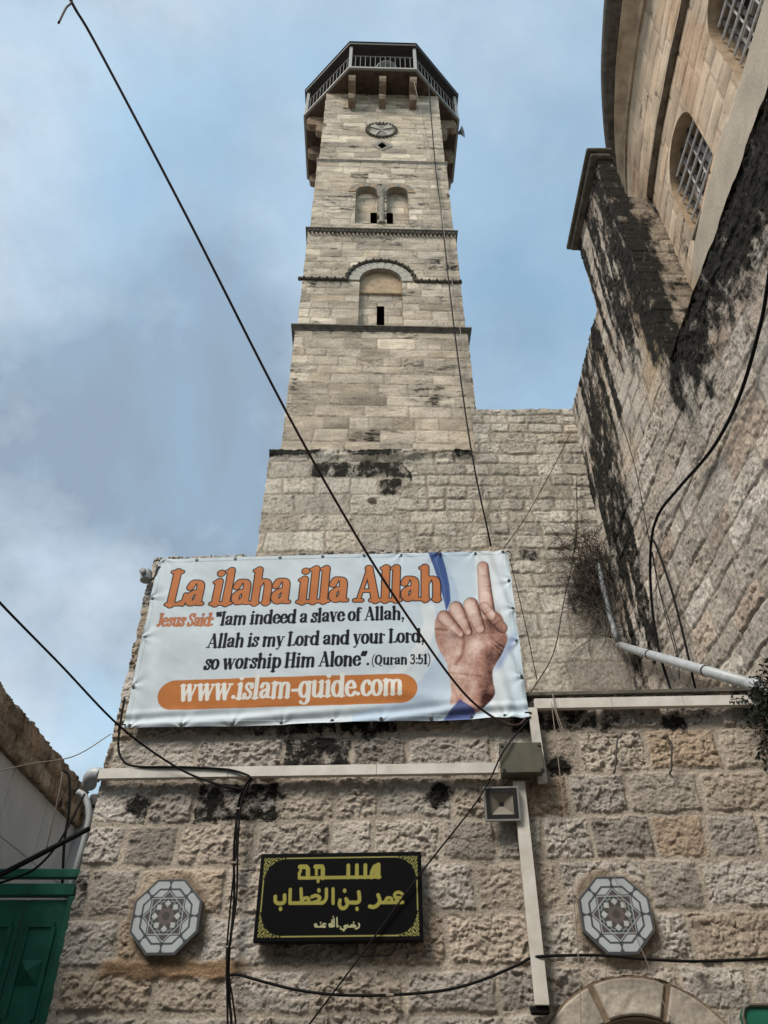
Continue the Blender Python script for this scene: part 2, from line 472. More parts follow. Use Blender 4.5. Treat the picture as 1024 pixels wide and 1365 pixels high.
# ------------------------------------------------------------------ masonry relief
def make_joints(vb, u0, u1, smin, smax, seed):
    r = random.Random(seed); J = []
    for i in range(len(vb) - 1):
        x = u0 - 1.0 - r.random() * smax; js = []
        while x < u1 + 2:
            js.append(x); x += r.uniform(smin, smax)
        J.append(np.array(js))
    return J
def make_courses(v0, v1, cmin, cmax, seed):
    r = random.Random(seed); vb = [v0 - 0.2]
    while vb[-1] < v1 + 0.5: vb.append(vb[-1] + r.uniform(cmin, cmax))
    return vb
def stones(u, v, vb, J, seed, warp=0.02, wf=1.6, rad=0.04):
    uw = u + warp * (fbm(u * wf, v * wf, seed + 1, 3) - 0.5) * 2
    vw = v + warp * (fbm(u * wf, v * wf, seed + 2, 3) - 0.5) * 2
    vb = np.array(vb)
    c = np.clip(np.searchsorted(vb, vw) - 1, 0, len(vb) - 2)
    d = np.zeros(u.shape); ids = np.zeros(u.shape, np.int64)
    for k in np.unique(c):
        m = c == k
        js = J[k]
        x = uw[m]
        # slightly crooked vertical joints
        x = x + (vw[m] - vb[k]) * (0.04 * math.sin(k * 5.1 + seed))
        s = np.clip(np.searchsorted(js, x), 1, len(js) - 1)
        du = np.minimum(x - js[s - 1], js[s] - x)
        dv = np.minimum(vw[m] - vb[k], vb[k + 1] - vw[m])
        corner = (du < rad) & (dv < rad)
        dd = np.where(corner, rad - np.hypot(rad - du, rad - dv), np.minimum(du, dv))
        d[m] = dd; ids[m] = k * 211 + s
    return d, ids
def pal(ids, seed, cols):
    cols = np.array(cols)
    t = rnd(ids, seed) * (len(cols) - 1)
    i = np.clip(t.astype(int), 0, len(cols) - 2)
    f = (t - i)[..., None]
    c = cols[i] * (1 - f) + cols[i + 1] * f
    return c * (0.84 + 0.32 * rnd(ids, seed + 5))[..., None]

def masonry(u, v, vb, J, seed, craggy=False, smear=0.0, jw=0.012, edge=0.02, bulge=0.025, amp=0.03, freq=7.0, warp=0.02, rad=0.04, depth=0.012,
            cols=((0.3, 0.26, 0.2), (0.36, 0.32, 0.26)), mortar=(0.3, 0.26, 0.2), stain=0.1, per=0.015, dark=(), dark_d=0.9, rock=True):
    d, ids = stones(u, v, vb, J, seed, warp, rad=rad)
    d = d - 0.006 * (fbm(u * 14, v * 14, seed + 9, 2) - 0.5) * 2 - 0.006 * rnd(ids, seed + 11)
    if smear: d = d - smear * np.clip(fbm(u * 2.3, v * 2.3, seed + 12, 4) - 0.45, 0, 1) * 3
    m = sstep(jw, jw + edge, d)
    ox = rnd(ids, seed + 21) * 57; oy = rnd(ids, seed + 22) * 57
    if craggy:
        n_ = fbm(u * freq * 0.4 + ox, v * freq * 0.4 + oy, seed + 3, 3)
        wu = u + 0.30 / freq * (fbm(u * freq * 1.3, v * freq * 1.3, seed + 13, 3) - 0.5) * 2; wv = v + 0.30 / freq * (fbm(u * freq * 1.3, v * freq * 1.3, seed + 14, 3) - 0.5) * 2
        rk = 0.35 + 0.45 * (n_ - 0.5) + 0.34 * facets(wu * freq * 0.8 + ox, wv * freq * 1.2 + oy, seed + 4, 1.3) + 0.26 * facets(wu * freq * 1.9 + oy, wv * freq * 2.6 + ox, seed + 15, 1.3) + 0.22 * (fbm(u * freq * 2.5, v * freq * 3.0, seed + 5, 3, 0.65) - 0.5)
    elif rock:
        rk = 0.55 * fbm(u * freq + ox, v * freq + oy, seed + 3, 3) + 0.45 * ridge(u * freq * 1.5 + ox, v * freq * 1.9 + oy, seed + 4, 3)
    else:
        rk = fbm(u * freq + ox, v * freq * 1.7 + oy, seed + 3, 4)
    if craggy: rk = 0.3 + (rk - 0.3) * (0.55 + 0.8 * rnd(ids, seed + 44))
    h = m * (bulge * (1 - np.exp(-np.maximum(d, 0) / 0.05)) + amp * (rk - 0.35) + per * (rnd(ids, seed + 6) - 0.3))
    h = h + (1 - m) * (-depth + 0.006 * (fbm(u * 20, v * 20, seed + 8, 2) - 0.5))
    col = pal(ids, seed + 30, cols)
    col = col * (0.82 + 0.36 * fbm(u * 3 + ox, v * 3 + oy, seed + 31, 4))[..., None]
    mc = np.array(mortar) * (0.85 + 0.3 * fbm(u * 5, v * 5, seed + 33, 3))[..., None]
    col = col * m[..., None] + mc * (1 - m[..., None])
    al = np.full(u.shape, stain) + 0.25 * (fbm(u * 0.9, v * 0.9, seed + 40, 3) - 0.5)
    al = al + np.where(rnd(ids, seed + 41) > 0.93, 0.18, 0.0) * m
    for (du_, dv_) in dark:
        k = np.argmin((u - du_) ** 2 + (v - dv_) ** 2)
        soft = np.exp(-(((u - du_) / 0.42) ** 2 + ((v - dv_) / 0.26) ** 2))
        al = np.where(ids == ids.ravel()[k], np.maximum(al, dark_d * (0.72 + 0.5 * fbm(u * 5, v * 5, seed + 46, 3)) * (0.75 + 0.25 * m)), np.maximum(al, 0.52 * soft))
    return h, col, al

def grid(P, keep=None):
    nv, nu = P.shape[:2]
    idx = np.arange(nv * nu).reshape(nv, nu)
    F = np.stack([idx[:-1, :-1], idx[:-1, 1:], idx[1:, 1:], idx[1:, :-1]], -1)
    if keep is not None: F = F[keep]
    return P.reshape(-1, 3), F.reshape(-1, 4)
def relief_chunk(plane, ua, va, fn, keep=None, holes=(), skirt=0.12, jag=0.012, seed=0, off=0.0):
    """plane + arrays of coordinates; fn(u, v) -> h, col, alpha; keep(uc, vc) -> face mask; holes: list of outlines [(u,v)...]"""
    u, v = np.meshgrid(ua, va)
    h, col, al = fn(u, v)
    h = h + off
    uc = (u[:-1, :-1] + u[1:, 1:]) / 2; vc = (v[:-1, :-1] + v[1:, 1:]) / 2
    K = np.ones(uc.shape, bool) if keep is None else keep(uc, vc)
    uj = u + jag * (fbm(u * 9, v * 9, seed + 90, 2) - 0.5) * 2
    vj = v + jag * (fbm(u * 9, v * 9, seed + 91, 2) - 0.5) * 2
    snapped = np.zeros(u.shape, bool)
    for H in holes:
        H = np.array(H)
        ins = inside(u, v, H)
        allin = ins[:-1, :-1] & ins[1:, :-1] & ins[:-1, 1:] & ins[1:, 1:]
        K &= ~allin
        dense = []
        for i in range(len(H)):
            a, b = H[i], H[(i + 1) % len(H)]
            n = max(2, int(np.hypot(*(b - a)) / 0.008))
            dense.append(a + (b - a) * np.linspace(0, 1, n, endpoint=False)[:, None])
        dense = np.concatenate(dense)
        need = ins.copy()
        ii = np.argwhere(need)
        cell = max(ua[1] - ua[0], va[-1] - va[-2]) * 1.8
        for y, x in ii:
            dd = (dense[:, 0] - u[y, x]) ** 2 + (dense[:, 1] - v[y, x]) ** 2
            k = np.argmin(dd)
            if dd[k] < (cell * 1.6) ** 2:
                uj[y, x], vj[y, x] = dense[k]; snapped[y, x] = True
    P = plane.p0 + uj[..., None] * plane.U + h[..., None] * plane.N
    P[..., 2] = vj
    V, F = grid(P, K)
    C = np.concatenate([col, np.clip(al, 0, 1)[..., None]], -1).reshape(-1, 4)
    out = [(V, F, C)]
    if skirt:
        # curtain round the outer border of what is kept
        Pb = P - plane.N * (skirt + h[..., None])
        nv, nu = u.shape
        idx = np.arange(nv * nu).reshape(nv, nu)
        q = []
        Kp = np.zeros((nv + 1, nu + 1), bool); Kp[1:-1, 1:-1] = K
        off_ = nv * nu
        e = Kp[1:, 1:-1] != Kp[:-1, 1:-1]           # horizontal edges, rows 0..nv-1
        y, x = np.nonzero(e)
        q.append(np.stack([idx[y, x], idx[y, x + 1], idx[y, x + 1] + off_, idx[y, x] + off_], -1))
        e = Kp[1:-1, 1:] != Kp[1:-1, :-1]
        y, x = np.nonzero(e)
        q.append(np.stack([idx[y, x], idx[y + 1, x], idx[y + 1, x] + off_, idx[y, x] + off_], -1))
        q = np.concatenate(q)
        sf = snapped.ravel(); q = q[~(sf[q[:, 0]] & sf[q[:, 1]])]
        out.append((np.concatenate([V, Pb.reshape(-1, 3)]), q, np.concatenate([C, C])))
    return out
def inside(u, v, H):
    r = np.zeros(u.shape, bool)
    n = len(H)
    for i in range(n):
        x0, y0 = H[i]; x1, y1 = H[(i + 1) % n]
        if y0 == y1: continue
        c = ((y0 > v) != (y1 > v)) & (u < (x1 - x0) * (v - y0) / (y1 - y0) + x0)
        r ^= c
    return r
def boxchunk(c, size, col, M=None):
    x, y, z = size[0] / 2, size[1] / 2, size[2] / 2
    V = np.array([(-x, -y, -z), (x, -y, -z), (x, y, -z), (-x, y, -z), (-x, -y, z), (x, -y, z), (x, y, z), (-x, y, z)])
    if M is not None: V = V @ np.array(M).T
    V = V + np.array(c)
    F = np.array([(0, 3, 2, 1), (4, 5, 6, 7), (0, 1, 5, 4), (1, 2, 6, 5), (2, 3, 7, 6), (3, 0, 4, 7)])
    return V, F, np.tile(np.array(col, float), (8, 1))
def arch(cx, z0, zs, r, n=18, rz=None):
    rz = rz or r
    p = [(cx - r, z0), (cx + r, z0)]
    for k in range(n + 1):
        a = math.pi * k / n
        p.append((cx + r * math.cos(a), zs + rz * math.sin(a)))
    return p

# ------------------------------------------------------------------ flat printing: coverage of pen strokes on a grid
class Pen:
    def __init__(s, X, Y, px): s.X, s.Y, s.px = X, Y, px
    def stroke(s, mask, pts, w0, grow=0.0):
        """pts [(x,y,r)], capsule chain with changing radius"""
        for (x0, y0, r0), (x1, y1, r1) in zip(pts[:-1], pts[1:]):
            rm = max(r0, r1) + grow + s.px * 2
            i0 = np.searchsorted(s.X[0], min(x0, x1) - rm); i1 = np.searchsorted(s.X[0], max(x0, x1) + rm)
            j0 = np.searchsorted(s.Y[:, 0], min(y0, y1) - rm); j1 = np.searchsorted(s.Y[:, 0], max(y0, y1) + rm)
            if i1 <= i0 or j1 <= j0: continue
            x, y = s.X[j0:j1, i0:i1], s.Y[j0:j1, i0:i1]
            dx, dy = x1 - x0, y1 - y0
            l2 = dx * dx + dy * dy + 1e-12
            t = np.clip(((x - x0) * dx + (y - y0) * dy) / l2, 0, 1)
            d = np.hypot(x - x0 - t * dx, y - y0 - t * dy)
            c = np.clip(0.5 + (r0 + (r1 - r0) * t + grow - d) / s.px, 0, 1)
            mask[j0:j1, i0:i1] = np.maximum(mask[j0:j1, i0:i1], c)

def crv(*p): return ('c', p)
def lin(*p): return ('l', p)
def thin(*p): return ('t', p)
def dot(x, y, r): return ('d', (x, y, r))
def srf(x, y, l=0.15): return ('t', ((x - l, y), (x + l, y)))
X_ = 0.69
def bowl(cx, rx=0.2): return ('c', tuple((cx + rx * math.cos(a), 0.345 + 0.325 * math.sin(a)) for a in [2 * math.pi * k / 16 for k in range(17)]))
GL = {
 'l': (0.36, [lin((.17, .03), (.17, .97)), srf(.17, .03, .14), thin((.04, .95), (.17, .97))]),
 'i': (0.36, [lin((.17, .03), (.17, .66)), srf(.17, .03, .14), thin((.04, .64), (.17, .66)), dot(.18, .90, .115)]),
 'h': (0.70, [lin((.17, .03), (.17, .97)), srf(.17, .03, .088), thin((.04, .95), (.17, .97)), crv((.17, .48), (.3, .64), (.45, .63), (.52, .48), (.52, .03)), srf(.52, .03, .088)]),
 'n': (0.70, [lin((.17, .03), (.17, .66)), srf(.17, .03, .088), thin((.04, .64), (.17, .66)), crv((.17, .48), (.3, .64), (.45, .63), (.52, .48), (.52, .03)), srf(.52, .03, .088)]),
 'm': (1.04, [lin((.17, .03), (.17, .66)), srf(.17, .03, .088), thin((.04, .64), (.17, .66)), crv((.17, .48), (.3, .64), (.45, .63), (.51, .48), (.51, .03)), srf(.51, .03, .088), crv((.51, .48), (.64, .64), (.79, .63), (.85, .48), (.85, .03)), srf(.85, .03, .088)]),
 'u': (0.70, [crv((.16, .66), (.16, .2), (.22, .05), (.36, .04), (.5, .2)), thin((.03, .64), (.16, .66)), lin((.52, .03), (.52, .66)), thin((.39, .64), (.52, .66)), thin((.52, .03), (.64, .03))]),
 'a': (0.60, [crv((.1, .5), (.18, .64), (.32, .65), (.42, .54), (.42, .14)), lin((.42, .4), (.42, .1)), crv((.42, .38), (.26, .36), (.13, .26), (.13, .12), (.24, .04), (.42, .18)), thin((.42, .04), (.56, .04)), dot(.13, .5, .075)]),
 'o': (0.60, [bowl(.29)]),
 'c': (0.53, [crv((.45, .53), (.37, .65), (.24, .65), (.12, .5), (.1, .33), (.14, .13), (.26, .03), (.38, .05), (.48, .16)), dot(.42, .52, .075)]),
 'e': (0.56, [crv((.12, .38), (.46, .38), (.44, .55), (.34, .66), (.24, .65), (.12, .5), (.1, .33), (.14, .13), (.27, .03), (.4, .05), (.5, .17))]),
 's': (0.50, [('w', ((.4, .53), (.32, .64), (.2, .65), (.13, .55), (.18, .44), (.33, .31), (.4, .2), (.35, .07), (.22, .03), (.09, .15))), lin((.41, .5), (.41, .62)), lin((.09, .06), (.09, .19))]),
 'd': (0.70, [bowl(.29), lin((.52, .03), (.52, .97)), thin((.39, .95), (.52, .97)), thin((.52, .03), (.66, .03))]),
 'p': (0.68, [lin((.17, -.25), (.17, .66)), bowl(.38), srf(.17, -.26, .14), thin((.04, .64), (.17, .66))]),
 'g': (0.64, [bowl(.28), crv((.5, .64), (.5, .1), (.48, -.16), (.34, -.27), (.14, -.22)), thin((.5, .65), (.62, .65)), dot(.15, -.18, .07)]),
 'r': (0.50, [lin((.17, .03), (.17, .66)), srf(.17, .03, .14), thin((.04, .64), (.17, .66)), thin((.17, .46), (.28, .62), (.38, .62)), dot(.41, .58, .09)]),
 'f': (0.42, [crv((.17, .03), (.17, .78), (.22, .94), (.36, .95)), srf(.17, .03, .14), thin((.03, .64), (.36, .64)), dot(.38, .9, .08)]),
 'v': (0.58, [lin((.12, .66), (.29, .04)), ('t', ((.29, .04), (.47, .66))), srf(.12, .66, .11), srf(.48, .66, .09)]),
 'w': (0.90, [lin((.12, .66), (.26, .04)), thin((.26, .04), (.44, .66)), lin((.44, .66), (.58, .04)), thin((.58, .04), (.78, .66)), srf(.12, .66, .11), srf(.44, .66, .09), srf(.78, .66, .09)]),
 'y': (0.60, [lin((.13, .66), (.3, .06)), thin((.49, .66), (.3, .02), (.2, -.2), (.08, -.22)), srf(.13, .66, .11), srf(.5, .66, .09), dot(.1, -.2, .07)]),
 'A': (0.78, [thin((.1, .03), (.38, .97)), lin((.38, .95), (.62, .03)), thin((.19, .3), (.54, .3)), srf(.1, .03, .11), srf(.62, .03, .14)]),
 'L': (0.62, [lin((.17, .03), (.17, .97)), thin((.03, .04), (.55, .04)), ('t', ((.55, .03), (.58, .3))), srf(.17, .96, .15), thin((.4, .05), (.56, .12))]),
 'H': (0.80, [lin((.17, .03), (.17, .97)), lin((.6, .03), (.6, .97)), thin((.17, .5), (.6, .5)), srf(.17, .03), srf(.6, .03), srf(.17, .97), srf(.6, .97)]),
 'I': (0.38, [lin((.18, .03), (.18, .97)), srf(.18, .03), srf(.18, .97)]),
 'J': (0.48, [crv((.3, .97), (.3, .25), (.25, .06), (.14, .02)), srf(.3, .97), dot(.12, .1, .09)]),
 'S': (0.60, [('w', ((.48, .78), (.38, .94), (.22, .94), (.13, .8), (.18, .63), (.36, .46), (.47, .3), (.43, .1), (.27, .04), (.1, .2))), lin((.49, .75), (.49, .93)), lin((.1, .05), (.1, .24))]),
 'Q': (0.82, [('c', tuple((.38 + .27 * math.cos(a), .5 + .46 * math.sin(a)) for a in [2 * math.pi * k / 18 for k in range(19)])), thin((.4, .12), (.55, -.08), (.72, -.1))]),
 '1': (0.46, [lin((.25, .03), (.25, .95)), srf(.25, .03), thin((.1, .85), (.25, .95))]),
 '3': (0.52, [('w', ((.1, .82), (.2, .94), (.35, .92), (.4, .75), (.32, .56), (.22, .53))), ('w', ((.24, .53), (.38, .48), (.43, .28), (.34, .07), (.2, .04), (.08, .16)))]),
 '5': (0.52, [thin((.14, .92), (.43, .93)), lin((.15, .92), (.14, .52)), ('w', ((.14, .53), (.28, .6), (.42, .5), (.43, .25), (.32, .06), (.17, .04), (.08, .15)))]),
 '(': (0.34, [thin((.28, 1.03), (.14, .75), (.1, .4), (.14, .05), (.28, -.22))]),
 ')': (0.34, [thin((.06, 1.03), (.2, .75), (.24, .4), (.2, .05), (.06, -.22))]),
 ':': (0.30, [dot(.15, .1, .1), dot(.15, .55, .1)]),
 '.': (0.28, [dot(.13, .1, .105)]),
 ',': (0.28, [dot(.13, .1, .105), thin((.2, .08), (.1, -.16))]),
 '-': (0.40, [('b', ((.08, .32), (.32, .32)))]),
 '<': (0.42, [lin((.08, .93), (.13, .72)), lin((.28, .93), (.33, .72))]),
 '>': (0.42, [lin((.18, .93), (.1, .72)), lin((.36, .93), (.28, .72))]),
 ' ': (0.28, []),
}
def text(pen, mask, s, x0, x1, y0, y1, H, slant=0.12, T=0.105, t=0.04, grow=0.0, tighten=0.0):
    """serif pen text from (x0,y0) to (x1,y1) baseline, cap height H"""
    adv = sum(GL[c][0] - tighten for c in s)
    sx = math.hypot(x1 - x0, y1 - y0) / adv
    bx, by = (x1 - x0) / math.hypot(x1 - x0, y1 - y0), (y1 - y0) / math.hypot(x1 - x0, y1 - y0)
    xc = 0.0
    k = min(sx, H)
    for c in s:
        a, strokes = GL[c]
        for kind, p in strokes:
            if kind == 'd':
                pts = [(p[0], p[1])]; pts = pts + pts
                rad = [p[2] * 0.95] * 2
            else:
                pts = [np.array(q) for q in p]
                if kind in ('c', 'w') or (kind == 't' and len(pts) > 2): pts = smooth_path(pts, 4)
                rad = []
                for i in range(len(pts)):
                    q0 = pts[max(i - 1, 0)]; q1 = pts[min(i + 1, len(pts) - 1)]
                    dx, dy = abs(q1[0] - q0[0]), abs(q1[1] - q0[1])
                    l = math.hypot(dx, dy) + 1e-9
                    if kind == 't': r = t
                    elif kind == 'w': r = T * 0.72
                    elif kind == 'b': r = t * 1.6
                    elif kind == 'l': r = T
                    else: r = t + (T - t) * (dy / l) ** 1.2
                    rad.append(r)
            W = []
            for (gx, gy), r in zip(pts, rad):
                lx = (xc + gx) * sx + gy * H * slant; ly = gy * H
                W.append((x0 + lx * bx - ly * by, y0 + lx * by + ly * bx, r * k * 1.02))
            pen.stroke(mask, W, None, grow)
        xc += a - tighten
def over(img, mask, col):
    img[:] = img * (1 - mask[..., None]) + np.array(col)[None, None] * mask[..., None]

def srgb(r, g, b):
    f = lambda c: (c / 255 / 12.92) if c / 255 <= 0.04045 else ((c / 255 + 0.055) / 1.055) ** 2.4
    return (f(r), f(g), f(b))
def homography(src, dst):
    A = []
    for (x, y), (X, Y) in zip(src, dst):
        A.append([x, y, 1, 0, 0, 0, -X * x, -X * y, -X]); A.append([0, 0, 0, x, y, 1, -Y * x, -Y * y, -Y])
    Hm = np.linalg.svd(np.array(A))[2][-1].reshape(3, 3)
    def f(x, y):
        p = Hm @ np.array([x, y, 1.0]); return p[0] / p[2], p[1] / p[2]
    return f

#@@PART2
# ------------------------------------------------------------------ ground
bm = bmesh.new()
for (x0, x1, y0, y1) in ((-400, 400, -400, 400),):
    n = 8
    vs = [[bm.verts.new((x0 + (x1 - x0) * i / n, y0 + (y1 - y0) * j / n, 0)) for i in range(n + 1)] for j in range(n + 1)]
    for j in range(n):
        for i in range(n): bm.faces.new((vs[j][i], vs[j][i + 1], vs[j + 1][i + 1], vs[j + 1][i]))
tag(obj('ground', bm, MT['paving'], origin=(0, 0, 0)), kind='structure')

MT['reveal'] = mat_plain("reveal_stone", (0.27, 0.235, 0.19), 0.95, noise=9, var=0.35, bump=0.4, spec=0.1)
MT['tympanum'] = mat_plain("warm_tympanum_stone", (0.36, 0.27, 0.185), 0.95, noise=8, var=0.3, bump=0.3, spec=0.1)
MT['voussoir_pale'] = mat_plain("pale_arch_stone", (0.36, 0.34, 0.30), 0.95, noise=12, var=0.25, bump=0.3, spec=0.1)
MT['voussoir_red'] = mat_plain("reddish_arch_stone", (0.30, 0.22, 0.16), 0.95, noise=12, var=0.25, bump=0.3, spec=0.1)

# ------------------------------------------------------------------ front facade of the mosque
facade = thing('stone_facade', 'rough rock-faced stone front wall carrying the banner, the black mosque sign and the arched doorway', 'wall', FRONT.at(0.6, 0))
FZ = [-0.05, 0.33, 0.66, 1.0, 1.33, 1.65, 1.98, 2.33, 2.62, 2.972, 3.338, 3.678, 4.03, 4.395, 4.75, 5.1, 5.45, 5.8, 6.15, 6.6]
FJ = make_joints(FZ, -2.5, 4.2, 0.34, 0.78, 5)
fd = [FRONT.uv(*p) for p in ((355, 1068), (345, 980), (400, 1008), (500, 972), (795, 962))]
fm = [FRONT.uv(*p) for p in ((185, 1075), (585, 1060), (900, 962), (745, 1020))]
def front_fn(u, v):
    h, c, a = masonry(u, v, FZ, FJ, 11, jw=0.0145, edge=0.009, bulge=0.014, amp=0.060, freq=15.0, warp=0.026, rad=0.025, depth=0.004, craggy=True, smear=0.007,
                      cols=((0.26, 0.228, 0.20), (0.45, 0.412, 0.37), (0.31, 0.27, 0.232), (0.52, 0.478, 0.43), (0.37, 0.29, 0.215), (0.42, 0.383, 0.337)),
                      mortar=(0.41, 0.355, 0.295), stain=0.25, per=0.012, dark=fd, dark_d=0.67)
    for (x, z) in fm:
        a = np.maximum(a, 0.85 * np.exp(-(((u - x) / 0.16) ** 2 + ((v - z) / 0.14) ** 2)))
    a = np.maximum(a, 0.45 * sstep(4.1, 4.7, v) * sstep(1.0, 1.4, u))
    # earth-brown mortar smeared round the two inlaid plaques
    for px, pz in ((-1.665, 2.955), (1.737, 2.93)):
        r = np.maximum.reduce([np.abs((u - px) * math.cos(k * math.pi / 4) + (v - pz) * math.sin(k * math.pi / 4)) for k in range(4)])
        w = 0.85 * sstep(0.335, 0.28, r + 0.10 * (fbm(u * 6, v * 6, 77, 3) - 0.5))
        h = h * (1 - w) + w * (0.012 + 0.03 * fbm(u * 9, v * 9, 78, 3))
        c = c * (1 - w)[..., None] + w[..., None] * np.array((0.235, 0.18, 0.125)) * (0.7 + 0.6 * fbm(u * 8, v * 8, 79, 3))[..., None]
    # worn, broken course under the left plaque
    w = sstep(0.08, 0.03, np.abs(v - 2.615 + 0.03 * (fbm(u * 3, v * 3, 80, 2) - .5)) + 0.04 * (fbm(u * 7, v * 7, 81, 3) - 0.5)) * sstep(-2.2, -2.05, u) * sstep(-0.95, -1.1, u)
    c = c * (1 - w)[..., None] + w[..., None] * np.array((0.26, 0.175, 0.105)) * (0.6 + 0.8 * fbm(u * 5, v * 25, 82, 3))[..., None]
    h = h * (1 - w) + w * (0.03 * fbm(u * 4, v * 22, 83, 3) + 0.01)
    return h, c, a
DCX, DR, DZS = 1.76, 0.80, 1.75
ua = np.arange(-2.45, 3.75, 0.0085)
va = np.concatenate([np.arange(0, 1.85, 0.03), np.arange(1.85, 6.43, 0.0085)])
ch = relief_chunk(FRONT, ua, va, front_fn, keep=lambda u, v: (v < 4.72) | (u < 1.20), holes=[arch(DCX, -0.05, DZS, DR, 26)], jag=0.014, seed=3)
npobj('wall_face', ch, MT['rock'], facade)
bm = bmesh.new()
FM = frame(FRONT.U, -FRONT.N, (0, 0, 1), FRONT.p0)      # local x along, y into the wall, z up
def fbox(bm, a0, a1, y0, y1, z0, z1, bev=0): return box(bm, ((a0 + a1) / 2, (y0 + y1) / 2, (z0 + z1) / 2), (a1 - a0, y1 - y0, z1 - z0), FM, bev)
fbox(bm, -2.435, DCX - DR - 0.01, 0.06, 3.4, 0, 4.70)
fbox(bm, DCX + DR + 0.01, 3.55, 0.06, 3.4, 0, 4.70)
fbox(bm, DCX - DR - 0.01, DCX + DR + 0.01, 0.06, 3.4, 2.56, 4.70)
fbox(bm, -2.43, 1.19, 0.065, 0.5, 4.70, 6.40)
obj('wall_body', bm, MT['reveal'], facade)
bm = bmesh.new(); fbox(bm, 1.22, 3.35, -0.055, 0.35, 4.722, 4.752)
obj('ledge_coping', bm, MT['darkstone'], facade)
# arched doorway: five wedge stones and two jambs
rr = random.Random(4)
dway = bpy.data.objects.new('doorway', None); scene.collection.objects.link(dway); dway.parent = facade; ORG[dway] = ORG[facade]
def wedge_relief(a0, a1, r0, r1, seed):
    ta = np.linspace(a0, a1, 60); ra = np.linspace(r0, r1, 26)
    t, r = np.meshgrid(ta, ra)
    u = DCX + r * np.sin(t); v = DZS + r * np.cos(t)
    d = np.minimum(np.minimum(t - a0, a1 - t) * r, np.minimum(r - r0, r1 - r))
    h = 0.075 * sstep(-0.002, 0.02, d) + 0.022 * (fbm(u * 16, v * 16, seed, 4) - 0.5) * sstep(0, 0.03, d) - 0.04
    P = FRONT.p0 + u[..., None] * FRONT.U + h[..., None] * FRONT.N; P[..., 2] = v
    V, F = grid(P)
    F = F[:, ::-1]
    col = np.array((0.37, 0.33, 0.28)) * (0.85 + 0.3 * fbm(u * 6, v * 6, seed + 4, 4))[..., None] * (0.9 + 0.2 * rr.random())
    al = np.full(u.shape, 0.12)
    return V, F, np.concatenate([col, al[..., None]], -1).reshape(-1, 4)
bm = bmesh.new()
prism(bm, [(DCX + 0.55 * math.cos(t), DZS + 0.55 * math.sin(t)) for t in np.linspace(0, math.pi, 30)] + [(DCX + 0.797 * math.cos(t), DZS + 0.797 * math.sin(t)) for t in np.linspace(math.pi, 0, 30)], -0.06, 0.014, frame(FRONT.U, (0, 0, 1), FRONT.N, FRONT.p0))
MT['mortar'] = mat_plain("brown_mortar", (0.20, 0.15, 0.105), 0.95, noise=14, var=0.35, bump=0.5, spec=0.1)
obj('arch_mortar', bm, MT['mortar'], dway)
angs = [-90, -58, -21, 20, 60, 90]
for i in range(5):
    npobj('arch_stone', [wedge_relief(R(angs[i] + 0.7), R(angs[i + 1] - 0.7), 0.54, 0.795, 50 + i)], MT['dressed'], dway)
for s in (-1, 1):
    for k in range(4):
        bm = bmesh.new()
        z0 = k * 0.43; x0, x1 = sorted((DCX + s * 0.54, DCX + s * 0.795))
        fbox(bm, x0, x1, -0.03 - 0.006 * rr.random(), 0.05, z0 + 0.006, z0 + 0.425, 0.012)
        obj('jamb_stone', bm, MT['reveal'], dway)
bm = bmesh.new()
o0 = arch(DCX, 0.0, DZS, 0.545, 24)[1:]; o0 = o0 + [(DCX - 0.545, 0.0)]
strip(bm, [FRONT.at(a, z, 0.02) for a, z in o0], [FRONT.at(a, z, -0.45) for a, z in o0])
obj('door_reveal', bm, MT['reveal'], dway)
bm = bmesh.new()
prism(bm, arch(DCX, 0.01, DZS, 0.55, 24), -0.47, -0.42, frame(FRONT.U, (0, 0, 1), FRONT.N, FRONT.p0))
for s in (-0.27, 0.27):
    for z in (0.5, 1.2): fbox(bm, DCX + s - 0.18, DCX + s + 0.18, 0.395, 0.419, z - 0.3, z + 0.3, 0.01)
obj('door_leaf', bm, MT['wood'], dway)

